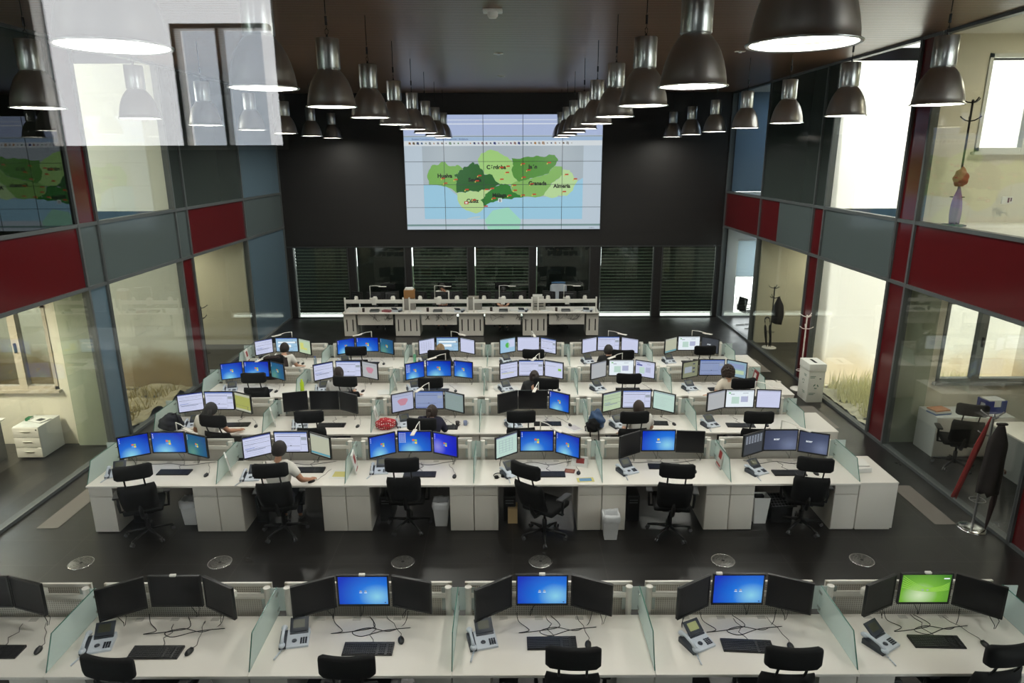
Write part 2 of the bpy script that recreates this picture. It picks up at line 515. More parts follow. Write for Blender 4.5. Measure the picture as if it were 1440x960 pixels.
def office_window(x0, x1, z0, z1, y, mid, mm):
    global wn
    fr = MB(); t = .06
    fr.box(x0, x0 + t, y - .06, y + .06, z0, z1).box(x1 - t, x1, y - .06, y + .06, z0, z1)
    fr.box(x0, x1, y - .06, y + .06, z0, z0 + t).box(x0, x1, y - .06, y + .06, z1 - t, z1)
    fr.box(mid - .07, mid + .07, y - .07, y + .05, z0, z1)
    fr.box(x0 - .05, x1 + .05, y - .14, y - .02, z0 - .05, z0)
    o = struct(fr.build('window_%d' % wn, mm)); wn += 1
    MB().box(x0 + t, x1 - t, y, y + .008, z0 + t, z1 - t).build('pane', pane_m, o)
    MB().box(mid - .012, mid + .012, y - .12, y - .07, (z0 + z1) / 2 - .09, (z0 + z1) / 2 + .09, .006).build('handle', frame_m, o)
    return o
office_window(7.72, 9.9, 1.16, 2.66, 11.76, 8.42, sash_r)
office_window(7.72, 9.9, 5.2, 6.72, 11.76, 8.55, mat('white_window_frame', (214, 216, 212), .4))
office_window(-11.0, -8.28, 1.08, 2.66, 11.76, -8.9, sash_l)
# frosted return panels beside the offices' glazing
struct(MB().box(XR + .12, 7.52, 11.60, 11.62, .02, H1 - .02).build('wall_frosted_right', teal_m))
struct(MB().box(-8.02, XL - .12, 11.60, 11.62, .02, H1 - .02).build('wall_frosted_left', teal_m))
# lounge at the far right corner: end wall open above the terrace, roller blind
pierced('wall_lounge_back', XR + .15, 11.6, YB + .1, YB + .3, 0, H1, [(7.35, 9.3, .12, 2.5)], plaster)
struct(MB().box(XR + .15, 11.6, YB + .1, YB + .3, H2, ZC).build('wall_lounge_upper_right', bluish))
struct(MB().box(-12.4, XL - .15, YB + .1, YB + .3, 0, ZC).build('wall_lounge_upper_left', bluish))
struct(MB().box(11.6, 11.8, 18.8, YB + .1, 0, ZC).build('wall_lounge_right', bluish))
struct(MB().box(-12.6, -12.4, 18.8, YB + .1, 0, ZC).build('wall_lounge_left', bluish))
rb = thing('roller_blind', 'pale blue roller blind half lowered over the bright lounge window', 'blind', (8.3, YB + .05, 0))
MB().box(-.98, .98, -.004, .004, 1.35, 2.5).build('fabric', frosted_mat('pale_blue_blind_fabric', (206, 216, 220), (196, 208, 214), .9), rb)
MB().cyl((-1.0, 0, 2.53), (1.0, 0, 2.53), .035).build('roller', white_metal, rb)
MB().box(-.98, .98, -.012, .012, 1.33, 1.36).build('bottom_bar', white_metal, rb)

# lights of the side rooms: ceiling panels added to brighten them
def added_room_light(x, y, z, power, sx, sy, col, label):
    t = thing('ceiling_light', label, 'ceiling light', (x, y, z - .03), 0, 'ceiling panels of the side rooms')
    MB().box(-sx / 2 - .03, sx / 2 + .03, -sy / 2 - .03, sy / 2 + .03, 0, .028).build('housing', white_metal, t)
    MB().box(-sx / 2, sx / 2, -sy / 2, sy / 2, -.006, 0).build('diffuser', mat('room_light_diffuser_%d' % power, emit=col, es=2.0), t)
    ld = bpy.data.lights.new('room_light', 'AREA'); ld.shape = 'RECTANGLE'; ld.size = sx; ld.size_y = sy
    ld.energy = power; ld.color = lin(col)[:3]
    lo = bpy.data.objects.new('light_source', ld); COL.objects.link(lo); lo.parent = t; lo.location = (0, 0, -.02)
WARM = (255, 246, 224); COOL = (205, 225, 255)
RL = [
 (8.6, 17.2, H1, 60, WARM, 'ceiling panel of the beige room at lower right'),
 (-9.2, 17.2, H1, 60, WARM, 'ceiling panel of the beige room at lower left'),
 (8.4, 9.9, H1, 22, WARM, 'ceiling panel of the lower right office'),
 (-9.2, 9.9, H1, 170, WARM, 'ceiling panel of the lower left office'),
 (8.7, 9.9, ZC, 60, WARM, 'ceiling panel of the upper right office'),
 (8.6, 20.4, H1, 45, COOL, 'ceiling panel of the lounge at lower right'),
 (8.6, 20.4, ZC, 40, COOL, 'ceiling panel of the blue room at upper right'),
]
for x, y, z, p, c, l in RL: added_room_light(x, y, z, p, .3, 1.2, c, l)

# courtyards: planting and gravel
gr = random.Random(3)
def court_ground(x0, x1, m_, name):
    bm = bmesh.new(); nx, ny = 40, 26
    vs = [[bm.verts.new((x0 + (x1 - x0) * i / nx, 12.0 + 2.9 * j / ny, .03 + gr.random() * .05 + .08 * math.sin(i * .5) * math.sin(j * .7))) for j in range(ny + 1)] for i in range(nx + 1)]
    for i in range(nx):
        for j in range(ny): bm.faces.new((vs[i][j], vs[i + 1][j], vs[i + 1][j + 1], vs[i][j + 1]))
    return struct(MB().bm(bm, False).build(name, m_))
court_ground(XR + .12, 11.55, mat('courtyard_soil', (190, 184, 160), .95, noise=(6, .25)), 'floor_court_right')
court_ground(-12.35, XL - .12, mat('courtyard_gravel', (170, 158, 124), .95, noise=(6, .35)), 'floor_court_left')
def grass(x0, x1, n, h0, h1, m_, lab):
    g = MB()
    for _ in range(n):
        x = gr.uniform(x0, x1); y = gr.uniform(12.25, 14.6); h = gr.uniform(h0, h1); a = gr.uniform(0, 2 * PI); w_ = .012
        lx, ly = gr.uniform(-.12, .12), gr.uniform(-.12, .12)
        c, s_ = math.cos(a) * w_, math.sin(a) * w_
        g.add([(x - c, y - s_, .02), (x + c, y + s_, .02), (x + lx * .4 + c * .7, y + ly * .4 + s_ * .7, h * .6), (x + lx * .4 - c * .7, y + ly * .4 - s_ * .7, h * .6), (x + lx, y + ly, h)],
              [(0, 1, 2, 3), (3, 2, 4)])
    return tag(g.build('ornamental_grass', m_), lab, 'grass', kind='stuff')
grass(XR + .3, 10.5, 4200, .15, .55, mat('pale_dry_grass', (236, 232, 186), .8), 'pale feathery grass growing in the right courtyard')
grass(-10.5, XL - .32, 1500, .08, .3, mat('dry_grass', (165, 150, 100), .8), 'dry low grass growing in the left courtyard')

# camera's gallery: glazed front, window to the open air in the wall behind
struct(MB().box(-6.5, 5.5, -4.3, .25, 3.85, 4.05).build('floor_gallery', grey_pl))
struct(MB().box(-6.5, 5.5, -4.3, .4, ZC, ZC + .2).build('ceiling_gallery', grey_pl))
struct(MB().box(-6.7, -6.5, -4.3, .25, 4.05, ZC).build('wall_gallery_left', grey_pl))
struct(MB().box(5.5, 5.7, -4.3, .25, 4.05, ZC).build('wall_gallery_right', grey_pl))
pierced('wall_gallery_back', -6.7, 5.7, -4.3, -4.1, 3.85, ZC + .2, [(-3.22, -1.55, 5.20, 7.0)], grey_pl)
gf = MB()
for xa in (-3.22, -1.59): gf.box(xa, xa + .04, -4.2, -4.1, 5.20, 7.0)
gf.box(-3.22, -1.55, -4.2, -4.1, 5.20, 5.23)
gf.box(-2.28, -2.25, -4.2, -4.1, 5.2, 6.0).box(-2.28, -1.63, -4.2, -4.1, 5.98, 6.01).box(-1.98, -1.955, -4.2, -4.1, 5.2, 5.98)
gw = struct(gf.build('window_gallery', white_metal))
MB().box(-2.22, -1.69, -4.16, -4.15, 5.23, 5.97).build('tinted_pane', glass_mat('grey_gallery_glass', (232, 236, 240), .06), gw)
o = struct(MB().box(XL, XR, .40, .408, 4.05, ZC).build('window_gallery_front', pane_front))

# pale access strips and round outlets in the floor
strip_m = mat('pale_floor_strip', (112, 106, 99), .5)
for lab, x0, x1, y0, y1 in (('left of the second desk row', -6.87, -6.56, 8.71, 10.5), ('right of the second desk row', 6.10, 6.41, 8.73, 9.92),
                            ('right of the third and fourth desk rows', 6.08, 6.40, 12.31, 13.53), ('right of the fifth desk row', 6.06, 6.38, 15.9, 17.0)):
    tag(MB().box(x0, x1, y0, y1, 0.0005, .004).build('floor_access_strip', strip_m), 'pale strip set in the dark floor ' + lab, 'floor strip', 'pale floor strips')
def outlet():
    t = thing('floor_outlet', '', 'floor outlet')
    d = MB().lathe([(.0, .006), (.142, .006), (.152, .003), (.155, 0)], n=32); d.build('plate', mat('steel_plate', (120, 118, 114), .35, .8), t)
    d = MB()
    for r_ in (.05, .085, .12):
        for k in range(10):
            if k % 5 == 0: continue
            a = 2 * PI * k / 10
            pts = [(r_ * math.cos(a + q * .1), r_ * math.sin(a + q * .1), .0075) for q in range(5)]
            d.tube(pts, .003, 4)
    d.lathe([(.0, .009), (.02, .009), (.022, .006)], n=12)
    d.build('slots', mat('slot_black', (25, 25, 25), .6), t)
    d = MB().lathe([(.144, .0065), (.150, .008), (.155, .0065), (.156, .001)], n=32); d.build('rim', chrome, t)
    return t
op = outlet()
for i, x in enumerate((-5.69, -3.86, -1.45, .365, 2.77, 4.6)):
    place(op, (x, 7.84, .001), 0, 'round steel floor outlet in the front aisle, %s from the left' % ['first', 'second', 'third', 'fourth', 'fifth', 'sixth'][i], 'round floor outlets')

# ------------------------------------------------------------------ pendant lamps
steel = mat('brushed_aluminium', (186, 188, 186), 0.3, 1.0)
dome_m = mat('dark_brushed_metal', (168, 164, 160), 0.33, 0.9)
disc_m = mat('glowing_lamp_glass', emit=(255, 250, 240), es=DISC_E)
refl_m = mat('lamp_inner_reflector', (235, 232, 225), 0.4)
def make_lamp():
    t = thing('pendant_lamp', '', 'pendant lamp')       # origin: centre of the rim, opening down
    d = MB()
    prof = [(.2725, 0), (.268, .012), (.262, .02), (.258, .06), (.247, .12), (.229, .19), (.203, .26), (.170, .32), (.138, .362), (.112, .388), (.105, .395)]
    d.lathe(prof, n=40)
    d.build('shade', dome_m, t)
    MB().lathe([(.258, .004), (.250, .06), (.238, .12), (.220, .19), (.195, .25)], n=40).build('reflector', refl_m, t)
    MB().lathe([(.2725, -.002), (.279, .0), (.2795, .008), (.268, .012), (.262, .004), (.2725, -.002)], n=40).build('rim', steel, t)
    MB().lathe([(0, .05), (.12, .046), (.243, .04)], n=40).build('glass_disc', disc_m, t)
    c = MB().lathe([(.105, .385), (.122, .398), (.124, .402), (.124, .70), (.120, .706), (0, .706)], n=32)
    c.build('housing', steel, t)
    h = MB().cyl((0, 0, .70), (0, 0, .74), .012).tube([(0, 0, .74), (.018, 0, .76), (.018, 0, .79), (0, 0, .81), (-.018, 0, .79), (-.018, 0, .76), (0, 0, .74)], .004)
    h.build('hook', black_pl, t)
    MB().tube([(0, 0, .80), (.006, 0, .86), (-.006, 0, .92), (0, 0, .96), (0, 0, ZC - 5.685)], .006).cyl((0, 0, .84), (0, 0, .93), .014).build('cord', black_pl, t)
    ld = bpy.data.lights.new('lamp_light', 'AREA'); ld.shape = 'DISK'; ld.size = .46; ld.energy = LAMP_W; ld.color = (1, .965, .90)
    lo = bpy.data.objects.new('light_source', ld); COL.objects.link(lo); lo.parent = t; lo.location = (0, 0, .035)
    return t
lp = make_lamp()
ORD = ['nearest the camera', 'second from the camera', 'third from the camera', 'fourth from the camera', 'fifth from the camera', 'sixth from the camera', 'seventh from the camera', 'eighth from the camera', 'farthest from the camera']
for x, i0, row in ((-2.0, 0, 'inner left row'), (1.47, 0, 'inner right row'), (-5.27, 2, 'left row by the windows'), (4.75, 2, 'right row by the windows')):
    n = 9 - i0
    for i in range(i0, 9):
        k = i - i0; od = ORD[k] if k < n - 1 else ORD[8]
        place(lp, (x, 3.68 + 2.145 * i, 5.685), .3 * i, 'brushed metal pendant lamp, %s in the %s' % (od, row), 'pendant lamps')

# ceiling fittings
def ceil_fit(x, y, lab, sq):
    t = thing('ceiling_sensor', lab, 'ceiling sensor', (x, y, ZC))
    if sq:
        MB().box(-.13, .13, -.11, .11, -.03, 0, .01).build('base_plate', white_metal, t)
        MB().lathe([(.07, -.03), (.07, -.075), (.05, -.10), (0, -.105)], n=20).build('head', white_metal, t)
    else:
        MB().box(-.09, .09, -.05, .05, -.012, 0, .004).build('plate', white_metal, t)
        MB().lathe([(.03, -.012), (.028, -.03), (0, -.034)], n=14).build('lens', mat('sensor_lens', (200, 205, 210), .3), t)
ceil_fit(-.24, 9.8, 'white square ceiling detector with round head at top middle', True)
ceil_fit(-.235, 13.71, 'small white ceiling sensor plate above the middle of the hall', False)
ceil_fit(-.234, 17.45, 'small ceiling sensor nearest the video wall', False)
ceil_fit(4.265, 13.56, 'small white ceiling sensor between the two right lamp rows', False)
ceil_fit(-4.57, 17.16, 'small ceiling sensor between the two left lamp rows', False)

# ------------------------------------------------------------------ video wall
MAP = {'prov': {'huelva': [[-2.634, 4.585], [-2.569, 4.752], [-2.455, 4.905], [-2.268, 4.904], [-2.142, 4.999], [-2.044, 4.979], [-1.973, 4.884], [-1.777, 4.869], [-1.678, 4.902], [-1.532, 4.806], [-1.509, 4.749], [-1.633, 4.725], [-1.66, 4.629], [-1.784, 4.606], [-1.688, 4.485], [-1.732, 4.317], [-1.709, 4.05], [-1.821, 4.123], [-1.943, 4.197], [-2.066, 4.246], [-2.288, 4.285], [-2.585, 4.31]], 'sevilla': [[-1.509, 4.749], [-1.482, 4.844], [-1.334, 4.867], [-1.208, 4.986], [-1.136, 4.914], [-1.037, 4.938], [-0.99, 4.842], [-0.893, 4.746], [-0.845, 4.603], [-0.697, 4.626], [-0.598, 4.602], [-0.501, 4.409], [-0.354, 4.312], [-0.503, 4.24], [-0.603, 4.168], [-0.802, 4.144], [-0.951, 4.145], [-1.027, 4.072], [-1.299, 4.122], [-1.45, 4.049], [-1.599, 4.074], [-1.709, 4.05], [-1.732, 4.317], [-1.688, 4.485], [-1.784, 4.606], [-1.66, 4.629], [-1.633, 4.725]], 'cordoba': [[-1.035, 5.08], [-0.934, 5.245], [-0.786, 5.292], [-0.639, 5.362], [-0.492, 5.314], [-0.297, 5.219], [-0.102, 5.124], [0.035, 5.005], [0.069, 4.862], [0.005, 4.767], [0.044, 4.599], [0.192, 4.406], [-0.007, 4.311], [-0.205, 4.321], [-0.354, 4.312], [-0.501, 4.409], [-0.598, 4.602], [-0.697, 4.626], [-0.845, 4.603], [-0.893, 4.746], [-0.99, 4.842]], 'jaen': [[0.006, 5.1], [0.193, 5.076], [0.438, 5.132], [0.683, 5.131], [0.83, 5.168], [1.027, 5.129], [1.173, 5.205], [1.345, 5.19], [1.46, 5.024], [1.374, 4.881], [1.227, 4.763], [1.179, 4.643], [0.983, 4.572], [0.686, 4.501], [0.439, 4.43], [0.241, 4.382], [0.192, 4.406], [0.044, 4.599], [0.005, 4.767], [0.069, 4.862], [0.035, 5.005]], 'granada': [[0.241, 4.382], [0.439, 4.43], [0.686, 4.501], [0.983, 4.572], [1.179, 4.643], [1.227, 4.763], [1.374, 4.857], [1.596, 4.833], [1.6, 4.594], [1.478, 4.474], [1.282, 4.354], [1.184, 4.209], [1.013, 3.967], [0.888, 3.919], [0.689, 3.91], [0.39, 3.921], [0.191, 3.994], [0.017, 4.092], [-0.032, 4.262], [-0.007, 4.311], [0.192, 4.406]], 'almeria': [[1.597, 4.761], [1.819, 4.736], [1.921, 4.592], [2.073, 4.424], [1.977, 4.255], [1.931, 4.11], [1.735, 3.94], [1.485, 3.965], [1.287, 3.878], [1.013, 3.957], [1.184, 4.209], [1.282, 4.354], [1.478, 4.474], [1.6, 4.594]], 'malaga': [[-0.354, 4.312], [-0.205, 4.321], [-0.032, 4.262], [0.017, 4.092], [0.191, 3.994], [0.39, 3.921], [0.091, 3.897], [-0.009, 3.849], [-0.308, 3.85], [-0.508, 3.787], [-0.708, 3.729], [-0.859, 3.622], [-0.907, 3.754], [-0.981, 3.828], [-0.855, 3.925], [-0.804, 4.023], [-0.603, 4.168], [-0.503, 4.24]], 'cadiz': [[-1.709, 4.05], [-1.599, 4.074], [-1.45, 4.049], [-1.299, 4.122], [-1.027, 4.072], [-0.951, 4.145], [-0.802, 4.144], [-0.679, 4.095], [-0.804, 4.023], [-0.855, 3.925], [-0.981, 3.828], [-0.907, 3.754], [-0.859, 3.622], [-0.962, 3.484], [-1.138, 3.411], [-1.362, 3.495], [-1.56, 3.585], [-1.68, 3.782]]}, 'labs': {'Huelva': [-2.081, 4.569], 'Sevilla': [-1.145, 4.445], 'Córdoba': [-0.473, 4.826], 'Jaén': [0.67, 4.836], 'Granada': [0.816, 4.332], 'Almería': [1.581, 4.247], 'Málaga': [-0.381, 3.972], 'Cádiz': [-1.231, 3.8]}, 'reds': [[-2.133, 4.487], [-1.738, 4.452], [-2.063, 4.342], [-0.994, 4.569], [-1.071, 4.411], [-1.398, 4.146], [-0.103, 4.849], [-0.3, 4.816], [-0.129, 4.662], [-0.303, 4.456], [0.365, 4.923], [0.537, 4.732], [1.176, 4.953], [0.39, 4.516], [0.638, 4.308], [0.092, 4.276], [0.117, 4.116], [-0.058, 3.961], [-0.557, 3.875], [-0.603, 4.177], [-0.809, 3.631], [1.723, 4.593], [1.998, 4.458], [1.658, 4.072], [0.714, 3.993], [0.365, 3.969], [-1.181, 3.829], [-0.777, 4.144]]}
vw = thing('video_wall', 'large tiled video wall showing a green province map above the back windows', 'video wall', (0, YB, 0))
X0, X1, Z0, Z1 = -3.315, 2.808, 2.91, 6.385
MB().box(X0 - .02, X1 + .02, -.08, -.001, Z0 - .02, Z1 + .02).build('housing', mat('video_wall_housing', (18, 18, 18), .5), vw)
def em(name, c, s=1.0): return mat(name, emit=c, es=s, rough=.6)
def flat(mb, poly, y):     # polygon in the x-z plane
    n = len(poly); return mb.add([(p[0], y, p[1]) for p in poly], [tuple(range(n))])
def rect(mb, x0, x1, z0, z1, y): return flat(mb, [(x0, z0), (x1, z0), (x1, z1), (x0, z1)], y)
def win_gradient(name, deep, mid, lite, cx, cy, s):
    """blue desktop picture: a soft light spot on deep blue, mapped on the screen's own UVs"""
    m, nt, out = new_nodes(name)
    N = nt.nodes.new; L = nt.links.new
    uv = N('ShaderNodeTexCoord'); mp = N('ShaderNodeMapping')
    mp.inputs['Location'].default_value = (-cx, -cy, 0)
    vl = N('ShaderNodeVectorMath'); vl.operation = 'LENGTH'
    L(uv.outputs['UV'], mp.inputs['Vector'])
    L(mp.outputs[0], vl.inputs[0])
    cr = N('ShaderNodeValToRGB')
    e = cr.color_ramp.elements
    e[0].position = 0.0; e[0].color = lin(lite); e[1].position = .85; e[1].color = lin(deep)
    x = e.new(.38); x.color = lin(mid)
    L(vl.outputs['Value'], cr.inputs[0])
    em_ = N('ShaderNodeEmission'); em_.inputs[1].default_value = s
    L(cr.outputs[0], em_.inputs[0])
    gl = N('ShaderNodeBsdfGlossy'); gl.inputs['Roughness'].default_value = .25
    gl.inputs[0].default_value = (.03, .03, .03, 1)
    ad = N('ShaderNodeAddShader'); L(em_.outputs[0], ad.inputs[0]); L(gl.outputs[0], ad.inputs[1])
    L(ad.outputs[0], out.inputs[0])
    return m
rect(MB(), X0, X1, Z0, Z1, -.084).build('screen_background', em('wall_screen_pale', (196, 208, 222)), vw)
b_ = MB(); rect(b_, X0, X1, 5.78, Z1, -.085)
b_.build('desktop_strip', em('wall_screen_lilac', (182, 194, 230)), vw)
b_ = MB(); rect(b_, X0, X1, 6.10, 6.13, -.0855); rect(b_, X0, X1, 6.22, 6.24, -.0855)
b_.build('light_bars', em('wall_screen_white', (232, 236, 250)), vw)
b_ = MB(); rect(b_, X0, X1, 5.62, 5.73, -.0855); b_.build('title_bar', em('wall_screen_title', (168, 192, 224)), vw)
t_ = text_mesh('Sistema Coordinacion - Mapa de Emergencias - Andalucia', .075, em('wall_screen_ink', (40, 60, 120)))
part(vw, 'title_text', t_, (-2.2, -.087, 5.67), (PI / 2, 0, 0))
b_ = MB(); rect(b_, X0, X1, 5.47, 5.62, -.0855); b_.build('tool_bar', em('wall_screen_toolbar', (226, 230, 236)), vw)
rr = random.Random(5)
icols = [(60, 70, 80), (70, 90, 150), (150, 150, 150), (60, 120, 60), (170, 120, 60), (50, 60, 140), (190, 190, 190), (120, 60, 60)]
ic = MB(); x = X0 + .18
while x < 1.95:
    ic.m(rr.randrange(8)); s_ = rr.uniform(.02, .045)
    flat(ic, [(x - s_, 5.545 - s_ * .6), (x + s_, 5.545 - s_), (x + s_ * .7, 5.545 + s_ * .8), (x - s_ * .8, 5.545 + s_)], -.087)
    ic.m(rr.randrange(8)); rect(ic, x - s_ * .4, x + s_ * .5, 5.545 - s_ * .3, 5.545 + s_ * .4, -.0875)
    x += .125
ic.build('tool_icons', [em('icon_%d' % k, c) for k, c in enumerate(icols)], vw)
b_ = MB(); flat(b_, [(-2.763, 5.464), (2.236, 5.464), (2.24, 3.225), (-2.749, 3.243)], -.086)
b_.build('map_land', em('map_grey', (176, 186, 196)), vw)
b_ = MB(); flat(b_, [(-2.75, 4.30), (-2.1, 4.30), (-1.72, 3.98), (-1.1, 3.6), (-.9, 3.7), (-.2, 3.9), (.9, 3.92), (1.6, 3.92), (2.0, 4.35), (2.238, 4.5), (2.24, 3.225), (-2.749, 3.243)], -.0865)
b_.build('map_sea', em('map_blue', (160, 206, 232)), vw)
b_ = MB(); flat(b_, [(-1.45, 3.22), (-1.0, 3.28), (-.98, 3.33), (-1.2, 3.31), (-1.4, 3.26)], -.087)
b_.build('map_far_coast', em('map_pale', (190, 208, 214)), vw)
b_ = MB(); flat(b_, [(-.75, Z0), (.25, Z0), (.3, 3.2), (-.1, 3.6), (-.6, 3.5), (-.85, 3.2)], -.0868)
b_.build('map_green_patch', em('map_mint', (164, 222, 196)), vw)
PC = {'huelva': (122, 176, 84), 'sevilla': (34, 98, 38), 'cordoba': (168, 212, 128), 'jaen': (84, 146, 58), 'granada': (134, 184, 96), 'almeria': (190, 222, 160), 'malaga': (44, 124, 44), 'cadiz': (188, 218, 150)}
for k, pts in MAP['prov'].items():
    # ragged border like a province border
    q = []
    n = len(pts)
    for i in range(n):
        a = pts[i]; c = pts[(i + 1) % n]; q.append(a)
        for tt in (.33, .66):
            q.append((a[0] + (c[0] - a[0]) * tt + rr.uniform(-.018, .018), a[1] + (c[1] - a[1]) * tt + rr.uniform(-.018, .018)))
    me = MB(); flat(me, q, -.088 - .0004 * list(PC).index(k)); me.build('province_' + k, em('province_' + k, PC[k]), vw)
ink = em('map_lettering_black', (12, 14, 12))
for k, p in MAP['labs'].items():
    part(vw, 'map_name', text_mesh(k, .165, ink, 0, .007), (p[0], -.0935, p[1]), (PI / 2, 0, 0))
rd = MB()
for p in MAP['reds']:
    rd.m(0); rect(rd, p[0] - .05, p[0] + .06, p[1] - .012, p[1] + .028, -.094)
    rd.m(1); rect(rd, p[0] - .075, p[0] - .045, p[1] - .045, p[1] - .005, -.094)
rd.m(0); rect(rd, -1.49, -1.36, 3.70, 3.79, -.094); rd.m(2); rect(rd, -1.46, -1.39, 3.72, 3.77, -.0945)
rect(rd, -.42, -.30, 3.76, 3.88, -.094); rd.m(3); rect(rd, -.39, -.37, 3.77, 3.86, -.0945); rect(rd, -.355, -.335, 3.77, 3.86, -.0945)
rd.build('map_markers', [em('marker_red', (196, 58, 36)), em('marker_yellow', (230, 200, 90)), em('marker_white', (235, 235, 235)), ink], vw)
b_ = MB(); rect(b_, X0, X1, 3.015, 3.075, -.087); b_.build('task_bar', em('wall_screen_taskbar', (120, 150, 150)), vw)
part(vw, 'clock_text', text_mesh('12:42:31', .05, em('wall_screen_ink2', (60, 70, 90))), (2.55, -.088, 2.955), (PI / 2, 0, 0))
sm = MB()
for k in range(1, 5):
    xx = X0 + (X1 - X0) * k / 5; sm.box(xx - .007, xx + .007, -.097, -.08, Z0, Z1)
for z in (3.60, 4.30, 5.0, 5.75): sm.box(X0, X1, -.0975, -.08, z - .006, z + .006)
sm.box(X0 - .02, X0, -.098, -.08, Z0 - .02, Z1 + .02).box(X1, X1 + .02, -.098, -.08, Z0 - .02, Z1 + .02)
sm.build('tile_seams', mat('screen_bezel', (60, 66, 72), .4), vw)

# ------------------------------------------------------------------ monitors
bezel = mat('monitor_bezel_black', (14, 14, 16), .35)
S_OFF = mat('screen_off', (13, 13, 17), .28, spec=.3)
WIN = win_gradient('desktop_blue', (8, 44, 186), (30, 112, 224), (150, 226, 246), .38, .12, 1.0)
WINP = win_gradient('desktop_blue_violet', (8, 24, 200), (24, 50, 226), (150, 150, 240), .15, .35, .95)
WINT = win_gradient('desktop_teal', (28, 88, 150), (44, 118, 150), (110, 170, 150), .25, .2, .8)
WINL = win_gradient('login_blue', (10, 52, 196), (32, 122, 232), (150, 222, 250), .78, .32, 1.0)
GRN = win_gradient('desktop_green', (48, 120, 30), (122, 184, 60), (226, 242, 200), .4, .3, 1.0)
ACER = win_gradient('desktop_slate', (66, 72, 98), (84, 92, 122), (126, 136, 170), .8, .3, .9)
C_ = {
 'lav': em('screen_lavender', (212, 214, 244), 1.05), 'lav2': em('screen_lilac_grey', (186, 190, 222)), 'bluegrey': em('screen_blue_grey', (150, 164, 206), .95), 'bluegrey2': em('screen_blue_green', (150, 180, 200), .95),
 'white': em('screen_white', (236, 242, 250), 1.1), 'beige': em('screen_beige', (202, 202, 178), .9), 'pink': em('screen_pinkish', (196, 196, 200), .9), 'green_grey': em('screen_green_grey', (150, 168, 166), .9),
 'yellow': em('screen_yellow_green', (180, 182, 92), .9), 'pgreen': em('screen_pale_green', (200, 226, 216)), 'dark': em('screen_dark_slate', (66, 70, 80), .8), 'olive': em('screen_olive', (146, 148, 118), .9),
 'lgreen': em('screen_soft_green', (196, 214, 178)), 'paleblue': em('screen_pale_blue', (168, 206, 236)),
 'navy': em('ui_navy', (40, 62, 150)), 'blue': em('ui_blue', (70, 110, 200)), 'ink': em('ui_ink', (60, 66, 90)), 'line': em('ui_line', (130, 138, 170)), 'grey': em('ui_grey', (165, 172, 186)),
 'lred': em('logo_red', (232, 110, 60)), 'lgrn': em('logo_green', (150, 210, 70)), 'lblu': em('logo_blue', (90, 170, 240)), 'lyel': em('logo_yellow', (250, 214, 80)), 'wht': em('ui_white', (246, 250, 255), 1.1),
 'pk': em('ui_pink', (206, 140, 160)), 'gr': em('ui_green', (80, 190, 70)), 'yl': em('ui_yellow', (220, 220, 120)), 'tl': em('ui_teal', (90, 160, 180)),
}
KEYS = list(C_.keys())
